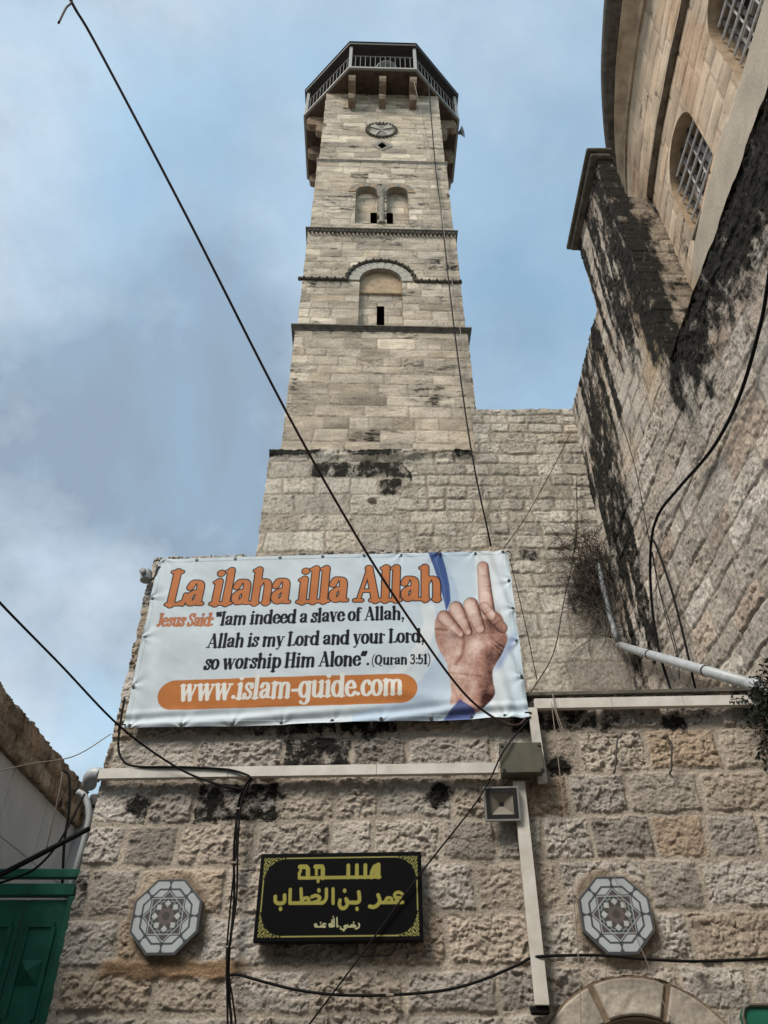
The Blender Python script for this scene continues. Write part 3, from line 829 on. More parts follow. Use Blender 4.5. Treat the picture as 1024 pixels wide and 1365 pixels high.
# ------------------------------------------------------------------ rear wall under and beside the minaret
rear = thing('rear_wall', 'tall weathered limestone wall behind the banner joining the minaret foot to the church', 'wall', (0.8, 10.4, 0))
RV1 = make_courses(4.3, 12.8, 0.36, 0.48, 21); RJ1 = make_joints(RV1, -2.2, 3.8, 0.45, 1.0, 22)
RV2 = make_courses(4.3, 12.8, 0.215, 0.30, 23); RJ2 = make_joints(RV2, -2.2, 3.8, 0.28, 0.66, 24)
rd = [REAR.uv(*p) for p in ((425, 626), (480, 626), (512, 652), (551, 631))]
rd2 = [REAR.uv(*p) for p in ((715, 738),)]
pit0 = REAR.uv(497, 668)
RC = ((0.37, 0.33, 0.28), (0.48, 0.435, 0.37), (0.42, 0.37, 0.305), (0.52, 0.475, 0.41), (0.40, 0.335, 0.265))
def rear_fn(u, v):
    h1, c1, a1 = masonry(u, v, RV1, RJ1, 25, jw=0.007, edge=0.02, bulge=0.003, amp=0.034, freq=9.0, craggy=True, smear=0.01, warp=0.025, rad=0.02, depth=0.006, cols=RC, mortar=(0.31, 0.27, 0.22), stain=0.24, per=0.012, dark=rd, dark_d=0.70, rock=True)
    h2, c2, a2 = masonry(u, v, RV2, RJ2, 27, jw=0.009, edge=0.022, bulge=0.003, amp=0.042, freq=11.0, craggy=True, smear=0.012, warp=0.035, rad=0.022, depth=0.008, cols=RC, mortar=(0.30, 0.26, 0.21), stain=0.27, per=0.02, dark=rd2, dark_d=0.64, rock=True)
    w = sstep(-0.08, 0.08, u - 0.35 + 1.0 * (fbm(u * 0.8, v * 1.2, 29, 2) - 0.5)) * sstep(8.3, 8.5, v + 0.3 * fbm(u, v, 30, 2))
    w = (w > 0.5).astype(float)
    h = h1 * (1 - w) + h2 * w; c = c1 * (1 - w)[..., None] + c2 * w[..., None]; a = a1 * (1 - w) + a2 * w
    # ragged broken ledge under the minaret
    l = sstep(0.16, 0.04, np.abs(v - 11.30 + 0.10 * (fbm(u * 2.5, v * 0 + 3, 31, 3) - 0.5))) * sstep(1.75, 1.5, u)
    h = h + l * 0.10 * (fbm(u * 4, v * 6, 32, 3)); a = np.maximum(a, l * 0.78 * sstep(0.30, 0.5, fbm(u * 1.2, v, 33, 2)))
    # put-log hole
    q = sstep(0.085, 0.05, np.hypot(u - pit0[0], (v - pit0[1]) * 1.2) + 0.03 * (fbm(u * 14, v * 14, 34, 2) - 0.5))
    h = h - 0.16 * q; a = np.maximum(a, 0.95 * q)
    # damp growth in the corner by the church
    bx, bz = REAR.uv(775, 785)
    a = np.maximum(a, 0.66 * np.exp(-(((u - bx) / 0.55) ** 2 + ((v - bz) / 0.85) ** 2)))
    # weathered top edge
    a = np.maximum(a, 0.42 * sstep(12.15, 12.45, v))
    h = h - 0.05 * sstep(12.38, 12.5, v) * fbm(u * 5, v * 5, 36, 2)
    return h, c, a
ua = np.arange(-2.08, 3.66, 0.018); va = np.arange(4.2, 12.5, 0.018)
npobj('wall_face', relief_chunk(REAR, ua, va, rear_fn, keep=lambda u, v: (v < 11.36) | (u > 1.66), jag=0.02, seed=8), MT['rubble'], rear)
bm = bmesh.new()
box(bm, (-0.21, 12.09, 5.65), (3.72, 3.86, 11.3)); box(bm, (2.66, 11.0, 6.2), (1.98, 1.68, 12.4))
obj('wall_body', bm, MT['reveal'], rear)

# ------------------------------------------------------------------ minaret
TA = R(1.5)
TC = np.array([-0.1, 12.0, 0.0])
TP = np.array([math.cos(TA), math.sin(TA), 0]); TQ = np.array([-math.sin(TA), math.cos(TA), 0])
TM = frame(TP, TQ, (0, 0, 1), TC)
mina = thing('minaret', 'tall square stone minaret with arched niches and an octagonal covered balcony at its top', 'minaret', TC)
def tface(hw, k):
    U = [TP, TQ, -TP, -TQ][k]; N = np.cross(U, (0, 0, 1))
    return Plane(TC + N * hw, U)
TWC = ((0.41, 0.355, 0.29), (0.53, 0.47, 0.395), (0.48, 0.41, 0.325), (0.57, 0.51, 0.43), (0.43, 0.36, 0.28))
def tower_fn(seed, c0, c1, s0, s1, stain, z0, z1):
    vb = make_courses(z0, z1, c0, c1, seed); J = make_joints(vb, -2, 2, s0, s1, seed + 1)
    def fn(u, v):
        h, c, a = masonry(u, v, vb, J, seed + 2, jw=0.003, edge=0.014, bulge=0.002, amp=0.022, freq=4.5, warp=0.016, rad=0.015, depth=0.004, cols=TWC, mortar=(0.36, 0.315, 0.26), stain=stain, per=0.010, rock=False)
        c = c * (0.66 + 0.62 * fbm(u * 1.9, v * 5.0, seed + 8, 5))[..., None]
        d_, id_ = stones(u, v, vb, J, seed + 2, 0.016, rad=0.015)
        c = c * (0.80 + 0.36 * rnd(id_, seed + 50))[..., None] * np.array((1.02, 0.985, 0.95))
        # grey weathering bands, darker under the string courses and towards the corners
        g = sstep(0.45, 0.7, fbm(u * 0.9 + 3, v * 2.6, seed + 5, 4))
        c = c * (1 - 0.35 * g)[..., None] + 0.35 * g[..., None] * np.array((0.27, 0.24, 0.21))
        a = a + 0.15 * g
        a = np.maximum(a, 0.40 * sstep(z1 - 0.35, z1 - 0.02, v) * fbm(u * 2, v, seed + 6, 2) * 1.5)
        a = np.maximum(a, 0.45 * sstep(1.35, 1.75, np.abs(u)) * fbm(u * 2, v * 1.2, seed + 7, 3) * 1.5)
        return h, c, a
    return fn
stages = [(11.30, 15.03, 1.83, 0.24, 0.36, 0.35, 1.05, 0.32, []),
          (15.03, 18.95, 1.80, 0.22, 0.34, 0.35, 0.95, 0.32, [arch(-0.02, 15.17, 16.84, 0.485, 20)]),
          (18.95, 22.55, 1.77, 0.20, 0.32, 0.3, 0.85, 0.33, [arch(-0.40, 19.35, 20.89, 0.28, 16), arch(0.40, 19.35, 20.89, 0.28, 16)]),
          (22.55, 26.96, 1.74, 0.20, 0.32, 0.3, 0.85, 0.28, [[(-0.13, 23.56), (0.0, 23.38), (0.13, 23.56), (0.0, 23.74)]])]
for si, (z0, z1, hw, c0, c1, s0, s1, st, holes) in enumerate(stages):
    ch = []
    for k in range(4):
        fn = tower_fn(100 + si * 10 + k * 3, c0, c1, s0, s1, st, z0, z1)
        res = 0.022 if k == 0 else 0.06
        ua = np.linspace(-hw, hw, int(2 * hw / res)); va = np.linspace(z0, z1, int((z1 - z0) / res))
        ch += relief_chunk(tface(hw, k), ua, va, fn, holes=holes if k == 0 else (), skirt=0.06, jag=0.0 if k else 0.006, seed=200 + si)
    npobj('shaft_stage', ch, MT['ashlar'], mina)

def sq_sweep(bm, hw, prof):
    rings = []
    for d, z in prof:
        h = hw + d
        rings.append([bm.verts.new(TM @ Vector((x * h, y * h, z))) for x, y in ((-1, -1), (1, -1), (1, 1), (-1, 1))])
    for i in range(len(rings) - 1):
        for k in range(4): bm.faces.new((rings[i][k], rings[i][(k + 1) % 4], rings[i + 1][(k + 1) % 4], rings[i + 1][k]))
for z, hw, pr, m in ((15.03, 1.82, 0.10, 'darkstone'), (18.95, 1.79, 0.08, 'darkstone'), (22.55, 1.76, 0.055, 'greystone')):
    bm = bmesh.new()
    sq_sweep(bm, hw, [(-0.1, z - 0.10), (pr * 0.3, z - 0.10), (pr * 0.42, z - 0.07), (pr * 0.8, z - 0.035), (pr * 0.8, z - 0.012), (pr, z - 0.008), (pr, z + 0.025), (pr * 0.5, z + 0.05), (-0.1, z + 0.06)])
    if hw == 1.79:          # small scallops under this one
        for k in range(36):
            x = -1.75 + k * 0.1
            box(bm, (x, -hw - 0.07, z - 0.16), (0.062, 0.09, 0.055), TM, 0.012)
    obj('string_course', bm, MT[m], mina)

F0 = tface(1.80, 0)     # front of second stage
def tpt(pl, u, z, off): return pl.at(u, z, off)
# big arched niche
nch = bpy.data.objects.new('arched_niche', None); scene.collection.objects.link(nch); nch.parent = mina; ORG[nch] = ORG[mina]
ol = arch(-0.02, 15.17, 16.84, 0.485, 24)
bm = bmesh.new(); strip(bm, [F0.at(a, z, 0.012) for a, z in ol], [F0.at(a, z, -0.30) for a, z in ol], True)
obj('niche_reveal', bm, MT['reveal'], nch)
fn = tower_fn(171, 0.24, 0.3, 0.35, 0.6, 0.22, 15.1, 17.4)
slot = [(-0.105, 15.24), (0.065, 15.24), (0.065, 16.10), (-0.105, 16.10)]
npobj('niche_back', relief_chunk(F0, np.arange(-0.55, 0.52, 0.02), np.arange(15.12, 16.55, 0.02), fn, holes=[slot], skirt=0.1, jag=0.0, off=-0.16), MT['ashlar'], nch)
bm = bmesh.new()
ty = [(a, z) for a, z in arch(-0.02, 16.52, 16.84, 0.50, 24)]
prism(bm, ty, -0.26, -0.11, frame(F0.U, (0, 0, 1), F0.N, F0.p0))
obj('tympanum', bm, MT['tympanum'], nch)
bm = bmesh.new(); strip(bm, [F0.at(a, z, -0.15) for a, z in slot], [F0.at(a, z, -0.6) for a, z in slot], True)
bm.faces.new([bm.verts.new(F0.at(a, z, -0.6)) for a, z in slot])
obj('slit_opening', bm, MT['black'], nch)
def ring(bm, pl, cx, cz, r0, r1, a0, a1, n, d0, d1, alt=False, gap=0.006):
    M = frame(pl.U, (0, 0, 1), pl.N, pl.p0)
    for i in range(n):
        t0 = a0 + (a1 - a0) * i / n + gap / r1; t1 = a0 + (a1 - a0) * (i + 1) / n - gap / r1
        p = [(cx + r0 * math.cos(t), cz + r0 * math.sin(t)) for t in np.linspace(t0, t1, 5)]
        p += [(cx + r1 * math.cos(t), cz + r1 * math.sin(t)) for t in np.linspace(t1, t0, 5)]
        nf = len(bm.faces); prism(bm, p, d0, d1, M); bm.faces.ensure_lookup_table()
        if alt and i % 2:
            for f in bm.faces[nf:]: f.material_index = 1
bm = bmesh.new(); ring(bm, F0, -0.02, 16.84, 0.487, 0.725, 0, math.pi, 11, -0.05, 0.028)
obj('arch_ring', bm, [MT['voussoir_pale'], MT['voussoir_red']], nch)
bm = bmesh.new()
path = [(u, 16.84) for u in np.arange(-1.86, -0.80, 0.088)] + [(-0.02 + 0.79 * math.cos(t), 16.84 + 0.79 * math.sin(t)) for t in np.linspace(math.pi, 0, 29)] + [(u, 16.84) for u in np.arange(0.82, 1.87, 0.088)]
for i, (a, z) in enumerate(path):
    q = path[min(i + 1, len(path) - 1)]; q0 = path[max(i - 1, 0)]
    an = math.atan2(q[1] - q0[1], q[0] - q0[0])
    M = frame(F0.U, (0, 0, 1), F0.N, F0.at(a, z, 0.0)) @ Matrix.Rotation(an, 4, 'Z')
    box(bm, (0, 0.012 if i % 2 else -0.02, 0.035), (0.062, 0.062, 0.10), M, 0.012)
    box(bm, (0, 0.0, 0.02), (0.096, 0.05, 0.066), M)
obj('hood_moulding', bm, MT['darkstone'], mina)

# twin arched window with a column between
F1 = tface(1.77, 0)
twin = bpy.data.objects.new('twin_window', None); scene.collection.objects.link(twin); twin.parent = mina; ORG[twin] = ORG[mina]
for cx, sl in ((-0.40, (-0.29, -0.125)), (0.40, (0.125, 0.29))):
    ol = arch(cx, 19.35, 20.89, 0.28, 20)
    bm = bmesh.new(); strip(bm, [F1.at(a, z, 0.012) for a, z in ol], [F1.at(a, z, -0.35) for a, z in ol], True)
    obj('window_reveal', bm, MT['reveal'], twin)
    slot = [(sl[0], 19.42), (sl[1], 19.42), (sl[1], 20.22), (sl[0], 20.22)]
    fn = tower_fn(181 + int(cx * 10), 0.3, 0.4, 0.3, 0.5, 0.25, 19.3, 21.2)
    npobj('window_back', relief_chunk(F1, np.arange(cx - 0.30, cx + 0.31, 0.02), np.arange(19.32, 21.2, 0.02), fn, holes=[slot], skirt=0.05, jag=0, off=-0.20), MT['ashlar'], twin)
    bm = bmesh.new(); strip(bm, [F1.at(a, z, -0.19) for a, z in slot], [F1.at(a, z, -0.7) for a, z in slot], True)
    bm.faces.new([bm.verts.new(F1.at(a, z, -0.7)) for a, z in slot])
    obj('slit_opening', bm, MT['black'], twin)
    bm = bmesh.new(); ring(bm, F1, cx, 20.89, 0.283, 0.47, R(0) if cx < 0 else R(0), math.pi, 7, -0.05, 0.022 + (0.004 if cx > 0 else 0), True)
    obj('arch_ring', bm, [MT['voussoir_red'], MT['greystone']], twin)
bm = bmesh.new()
lathe(bm, [(0.10, 19.36), (0.10, 19.45), (0.075, 19.50), (0.068, 20.62), (0.085, 20.66), (0.085, 20.72), (0.125, 20.86), (0.125, 20.92)], Matrix.Translation(Vector(F1.at(0, 0, -0.02))), 16)
obj('column', bm, MT['greystone'], twin, smooth=False)

# rosette and small diamond vent of the top stage
F3 = tface(1.74, 0)
M3 = frame(F3.U, (0, 0, 1), F3.N, F3.at(-0.02, 24.5, 0))
bm = bmesh.new()
for k in range(26):
    t = 2 * math.pi * k / 26
    box(bm, (0.44 * math.cos(t), 0.44 * math.sin(t), 0.02), (0.07, 0.07, 0.09), M3 @ Matrix.Identity(4), 0.015)
tube(bm, [M3 @ Vector((0.39 * math.cos(t), 0.39 * math.sin(t), 0.02)) for t in np.linspace(0, 2 * math.pi, 33)], 0.03, 6)
obj('rosette_rim', bm, MT['darkstone'], mina)
bm = bmesh.new()
for k in range(4):
    t0 = R(45 + 90 * k)
    p = [(0, 0)] + [(0.36 * math.cos(t), 0.36 * math.sin(t)) for t in np.linspace(t0 - 0.36, t0 + 0.36, 6)]
    p = [(x + 0.04 * math.cos(t0), y + 0.04 * math.sin(t0)) for x, y in p]
    prism(bm, p, -0.05, 0.045, M3)
obj('rosette_petals', bm, MT['voussoir_pale'], mina)
bm = bmesh.new()
prism(bm, [(0.38 * math.cos(t), 0.38 * math.sin(t)) for t in np.linspace(0, 2 * math.pi, 25)[:-1]], -0.08, 0.016, M3)
obj('rosette_ground', bm, MT['greystone'], mina)
dm = [(-0.13, 23.56), (0.0, 23.38), (0.13, 23.56), (0.0, 23.74)]
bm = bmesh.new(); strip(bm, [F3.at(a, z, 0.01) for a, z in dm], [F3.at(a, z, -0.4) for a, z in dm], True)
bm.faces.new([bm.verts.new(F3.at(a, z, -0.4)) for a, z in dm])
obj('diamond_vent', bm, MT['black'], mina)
bm = bmesh.new()
M4 = frame(F3.U, (0, 0, 1), F3.N, F3.at(0, 23.56, 0))
for s in ((1, 1), (1, -1), (-1, 1), (-1, -1)):
    p = [(0.145 * s[0], 0), (0, 0.20 * s[1]), (0, 0.30 * s[1]), (0.30 * s[0], 0)]
    prism(bm, p, -0.03, 0.02, M4)
obj('vent_surround', bm, MT['greystone'], mina)

# balcony
def octo(Ra): return [(Ra / math.cos(R(22.5)) * math.cos(R(22.5 + 45 * k)), Ra / math.cos(R(22.5)) * math.sin(R(22.5 + 45 * k))) for k in range(8)]
TI = TM
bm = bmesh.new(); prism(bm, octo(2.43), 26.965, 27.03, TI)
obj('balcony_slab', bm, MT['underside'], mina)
bm = bmesh.new(); a = octo(2.50); b = octo(2.40)
for k in range(8):
    j = (k + 1) % 8
    q = [(a[k], 27.0), (a[j], 27.0), (a[j], 27.09), (a[k], 27.09), (b[k], 27.09), (b[j], 27.09), (b[j], 27.0), (b[k], 27.0)]
    v = [bm.verts.new(TI @ Vector((p[0], p[1], z))) for p, z in q]
    bm.faces.new((v[0], v[1], v[2], v[3])); bm.faces.new((v[3], v[2], v[5], v[4])); bm.faces.new((v[4], v[5], v[6], v[7])); bm.faces.new((v[7], v[6], v[1], v[0]))
obj('balcony_edge', bm, MT['white'], mina)
prof = [(0.0, 25.95), (0.20, 25.95), (0.29, 26.0), (0.33, 26.12), (0.32, 26.26), (0.28, 26.36), (0.36, 26.40), (0.50, 26.40), (0.60, 26.46), (0.645, 26.58), (0.64, 26.74), (0.58, 26.90), (0.58, 26.96), (0.0, 26.96)]
for k in range(4):
    for p in (-0.93, 0.0, 0.93):
        if k == 2 and p == 0.0: pass
        bm = bmesh.new()
        ct, stt = math.cos(math.pi / 2 * k), math.sin(math.pi / 2 * k)
        Mk = TI @ Matrix.Rotation(math.pi / 2 * k, 4, 'Z')
        M = Mk @ frame((0, -1, 0), (0, 0, 1), (-1, 0, 0), (p, -1.735, 0))
        prism(bm, prof, -0.105, 0.105, M)
        obj('bracket', bm, MT['brownstone'], mina)
MT['railing'] = mat_plain('weathered_railing', (0.11, 0.105, 0.10), 0.6, noise=12, var=0.3)
ov = octo(2.43)
for k in range(8):
    p0, p1 = np.array(ov[k]), np.array(ov[(k + 1) % 8])
    bm = bmesh.new()
    W = lambda p, z: TI @ Vector((p[0], p[1], z))
    for z, r in ((28.05, 0.026), (27.16, 0.018)): tube(bm, [W(p0, z), W(p1, z)], r, 6)
    n = 13
    for i in range(1, n):
        p = p0 + (p1 - p0) * i / n
        tube(bm, [W(p, 27.16), W(p, 28.05)], 0.013, 5)
    obj('railing', bm, MT['railing'], mina)
    bm = bmesh.new(); box(bm, (p0[0], p0[1], 27.90), (0.10, 0.10, 1.62), TI, 0.01)
    obj('post', bm, MT['white'], mina)
bm = bmesh.new(); prism(bm, octo(2.55), 28.72, 28.86, TI); obj('eave', bm, MT['darkroof'], mina)
bm = bmesh.new()
v = [bm.verts.new(TI @ Vector((x, y, 28.865))) for x, y in octo(2.58)]; t = bm.verts.new(TI @ Vector((0, 0, 29.7)))
for k in range(8): bm.faces.new((v[k], v[(k + 1) % 8], t))
bm.faces.new(v[::-1]); tube(bm, [TI @ Vector((0, 0, 29.6)), TI @ Vector((0, 0, 30.7))], 0.04, 6)
obj('canopy_roof', bm, MT['darkroof'], mina)
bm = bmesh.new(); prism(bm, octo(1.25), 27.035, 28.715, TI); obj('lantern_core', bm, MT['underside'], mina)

def horn(name, label, loc, dirv, s=1.0):
    d = Vector(dirv).normalized(); x = d.orthogonal().normalized(); y = d.cross(x)
    M = frame(x, y, d, loc)
    t = thing(name, label, 'loudspeaker', loc)
    bm = bmesh.new(); lathe(bm, [(0.05 * s, -0.30 * s), (0.06 * s, -0.2 * s), (0.09 * s, -0.1 * s), (0.17 * s, 0.0), (0.27 * s, 0.07 * s), (0.30 * s, 0.09 * s), (0.285 * s, 0.09 * s), (0.16 * s, 0.0), (0.07 * s, -0.12 * s)], M, 20); obj('flare', bm, MT['horn'], t, smooth=True)
    bm = bmesh.new(); lathe(bm, [(0.09 * s, -0.44 * s), (0.10 * s, -0.42 * s), (0.10 * s, -0.31 * s), (0.05 * s, -0.295 * s)], M, 16); obj('driver', bm, MT['rust'], t)
    return t
horn('horn_loudspeaker', 'round grey horn loudspeaker behind the front railing of the minaret balcony', TM @ Vector((0.12, -2.15, 27.62)), (0.02, -1, -0.55), 1.15)
horn('horn_loudspeaker', 'small dark horn loudspeaker jutting out past the right side of the minaret balcony', TM @ Vector((2.62, -0.55, 27.22)), (0.9, -0.4, -0.15), 0.62)

# ------------------------------------------------------------------ church on the right
church = thing('stone_church', 'tall stone church at the right with a mossy lower wall and two barred arched windows', 'church', (4.0, 6.0, 0))
SV = make_courses(-0.2, 15, 0.24, 0.46, 61); SJ = make_joints(SV, -0.5, 11, 0.32, 1.0, 62)
def side_fn(u, v):
    h, c, a = masonry(u, v, SV, SJ, 63, jw=0.007, edge=0.02, bulge=0.003, amp=0.050, freq=10.0, warp=0.06, rad=0.04, depth=0.008, craggy=True, smear=0.014,
                      cols=((0.38, 0.335, 0.285), (0.48, 0.44, 0.385), (0.42, 0.365, 0.305), (0.52, 0.475, 0.42), (0.42, 0.33, 0.26)), mortar=(0.29, 0.255, 0.21), stain=0.27, per=0.022)
    n = fbm(u * 1.1, v * 0.55, 64, 4)
    # black growth creeping down from the top of the low wall
    a = np.maximum(a, (0.28 + 0.64 * sstep(7.2, 8.7, v + 1.5 * (n - 0.5))) * sstep(3.3, 3.9, u) * (v > 6.5))
    # dark streaks on the pier and in the corner
    st = fbm(u * 5.5, v * 0.4, 66, 3); s2 = fbm(u * 9, v * 0.8, 67, 3)
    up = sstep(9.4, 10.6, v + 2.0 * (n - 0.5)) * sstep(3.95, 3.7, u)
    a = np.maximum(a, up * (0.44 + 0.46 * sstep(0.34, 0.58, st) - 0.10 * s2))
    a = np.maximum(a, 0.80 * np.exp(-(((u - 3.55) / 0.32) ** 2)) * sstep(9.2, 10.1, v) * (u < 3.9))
    a = np.maximum(a, (0.30 + 0.52 * sstep(0.46, 0.62, fbm(u * 2.6, v * 0.5, 70, 3))) * sstep(2.6, 1.0, u) * sstep(5.6, 7.0, v))
    a = np.maximum(a, 0.74 * np.exp(-((u - 0.15) / 0.4) ** 2) * sstep(4.5, 7.5, v) * sstep(10, 8.6, v))
    a = np.maximum(a, 0.34 * sstep(0.45, 0.65, fbm(u * 1.3, v * 0.6, 71, 3)))
    s = sstep(3.98, 3.84, u) * sstep(9.1, 9.3, v)
    h = h * (1 - 0.6 * s) + 0.05 * np.clip(a - 0.6, 0, 0.3) / 0.3 * (fbm(u * 14, v * 14, 74, 3) - 0.3)
    a = np.where(a > 0.42, 0.42 + (a - 0.42) * 0.72, a)
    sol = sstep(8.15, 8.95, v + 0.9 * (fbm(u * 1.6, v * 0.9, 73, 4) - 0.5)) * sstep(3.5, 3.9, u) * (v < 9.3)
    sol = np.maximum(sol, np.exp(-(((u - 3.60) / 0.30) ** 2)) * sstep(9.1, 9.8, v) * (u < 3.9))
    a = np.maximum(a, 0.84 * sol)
    # ochre patch on the pier
    w = sstep(0.38, 0.6, fbm(u * 0.8 + 2, v * 0.5, 68, 3)) * sstep(8.6, 9.6, v) * sstep(12.3, 11.0, v) * sstep(0.8, 1.6, u) * sstep(3.95, 3.7, u)
    c = c * (1 - 0.6 * w)[..., None] + 0.6 * w[..., None] * np.array((0.42, 0.30, 0.185)) * (0.8 + 0.4 * fbm(u * 3, v * 3, 69, 2))[..., None]
    return h, c, a
PY0, PY1 = 3.88, 2.26
ua = np.concatenate([np.arange(-0.1, 7.2, 0.016), np.arange(7.2, 10.6, 0.05)]); va = np.concatenate([np.arange(0, 4.3, 0.06), np.arange(4.3, 9.4, 0.015), np.arange(9.4, 14.42, 0.02)])
npobj('lower_wall', relief_chunk(SIDE, ua, va, side_fn, keep=lambda u, v: (v < 9.16) | ((u < PY0) & (v < 12.48)) | ((u < PY0) & (u > PY1)), jag=0.022, seed=65, skirt=0.25), MT['rubble'], church)
bm = bmesh.new()
box(bm, (3.95, 4.9, 4.55), (0.55, 10.3, 9.1)); box(bm, (3.92, 8.15, 10.75), (0.5, 3.8, 3.4)); box(bm, (3.73, 7.03, 13.35), (0.22, 1.55, 2.05))
obj('wall_core', bm, MT['reveal'], church)
# top of the low wall, thick with moss
bm = bmesh.new()
ys = np.arange(-0.5, 6.25, 0.05); xs = np.linspace(3.56, 4.2, 14)
xx, yy = np.meshgrid(xs, ys)
zz = 9.13 + 0.10 * fbm(xx * 6, yy * 4, 72, 4) + 0.05 * np.sin((xx - 3.56) / 0.64 * math.pi)
P = np.stack([xx, yy, zz], -1); V, F = grid(P)
C = np.tile(np.array((0.25, 0.22, 0.18, 0.62)), (len(V), 1))
npobj('mossy_wall_top', [(V, F, C)], MT['rubble'], church)
bm.free()
# near face of the pier
PF = Plane((3.60, 6.22, 0), (1, 0, 0))
def pier_fn(u, v):
    h, c, a = masonry(u, v, SV, make_joints(SV, -0.5, 2, 0.5, 0.9, 75), 76, jw=0.004, edge=0.02, bulge=0.005, amp=0.03, freq=7, craggy=True, warp=0.02, rad=0.03, depth=0.008,
                      cols=((0.27, 0.22, 0.17), (0.34, 0.28, 0.22)), mortar=(0.2, 0.17, 0.14), stain=0.5)
    a = np.maximum(a, 0.80 * sstep(0.50, 0.12, u + 0.25 * (fbm(u * 3, v * 3, 79, 3) - 0.5)))
    return h, c, a
npobj('pier_face', relief_chunk(PF, np.arange(0.0, 0.9, 0.022), np.arange(9.0, 13.2, 0.022), pier_fn, jag=0.01, seed=77, skirt=0.1), MT['rubble'], church)
npobj('pier_upper_face', relief_chunk(PF, np.arange(0.0, 0.24, 0.022), np.arange(13.2, 14.4, 0.022), pier_fn, jag=0.01, seed=78, skirt=0.1), MT['rubble'], church)
bm = bmesh.new()
box(bm, (3.64, 7.03, 14.45), (0.34, 1.78, 0.10), None, 0.02); box(bm, (3.63, 7.03, 14.55), (0.44, 1.88, 0.08), None, 0.02); box(bm, (3.70, 7.0, 14.66), (0.3, 1.5, 0.14), None, 0.03)
obj('pier_cornice', bm, MT['darkstone'], church)

# curved window wall
WY = np.array([-3.0, -1, 0.5, 2.0, 3.5, 5.0, 6.2, 7.0, 8.0, 9.0]); WX = np.array([4.40, 4.10, 3.98, 3.94, 3.97, 4.09, 4.24, 4.42, 4.85, 5.6])
def xw(y): 
    y = np.asarray(y, float); c = np.polyfit(WY, WX, 5); return np.polyval(c, y)
WP = Plane((0, 10.1, 0), (0, -1, 0))
def curve_chunks(ch): return [(np.stack([V[:, 0] + xw(V[:, 1]), V[:, 1], V[:, 2]], -1), F, C) for V, F, C in ch]
WV = make_courses(8.8, 16, 0.26, 0.36, 81); WJ = make_joints(WV, 2.5, 14, 0.45, 0.9, 82)
WIN = [(5.03, 0.56, 10.95, 12.02), (3.0, 0.56, 10.75, 11.90)]    # y, half width, sill, spring
def win_fn(u, v):
    h, c, a = masonry(u, v, WV, WJ, 83, jw=0.004, edge=0.014, bulge=0.004, amp=0.012, freq=4, warp=0.012, rad=0.02, depth=0.006,
                      cols=((0.46, 0.36, 0.26), (0.53, 0.43, 0.32), (0.49, 0.38, 0.28), (0.52, 0.39, 0.27)), mortar=(0.36, 0.28, 0.21), stain=0.26, per=0.004, rock=False)
    o_ = sstep(0.5, 0.72, fbm(u * 1.6 + 4, v * 0.8, 86, 4))
    c = c * (1 - 0.55 * o_)[..., None] + 0.55 * o_[..., None] * np.array((0.46, 0.30, 0.19))
    c = c * (0.72 + 0.56 * fbm(u * 2.2, v * 5.0, 87, 5))[..., None]
    y = 10.1 - u
    w = sstep(10.90, 10.84, v + 0.09 * (y < 4.0)) * sstep(6.1, 5.75, y)
    k = (0.92 + 0.16 * fbm(u * 3, v * 3, 84, 4))[..., None]
    c = c * (1 - w)[..., None] + w[..., None] * np.array((0.42, 0.365, 0.295)) * k
    h = h * (1 - w) + w * 0.02
    a = a * (1 - w)
    return h, c, a
holes = [arch(10.1 - y, z0, zs, hw, 22) for y, hw, z0, zs in WIN]
ua = np.arange(2.6, 13.0, 0.024); va = np.arange(9.0, 15.2, 0.024)
npobj('window_wall', curve_chunks(relief_chunk(WP, ua, va, win_fn, keep=lambda u, v: (10.1 - u < 6.45) | (v > 12.4), holes=holes, skirt=0.1, jag=0.004, seed=85)), MT['warm'], church)
def wpt(y, z, d): return (float(xw(y)) + d, y, z)      # d: depth into the wall
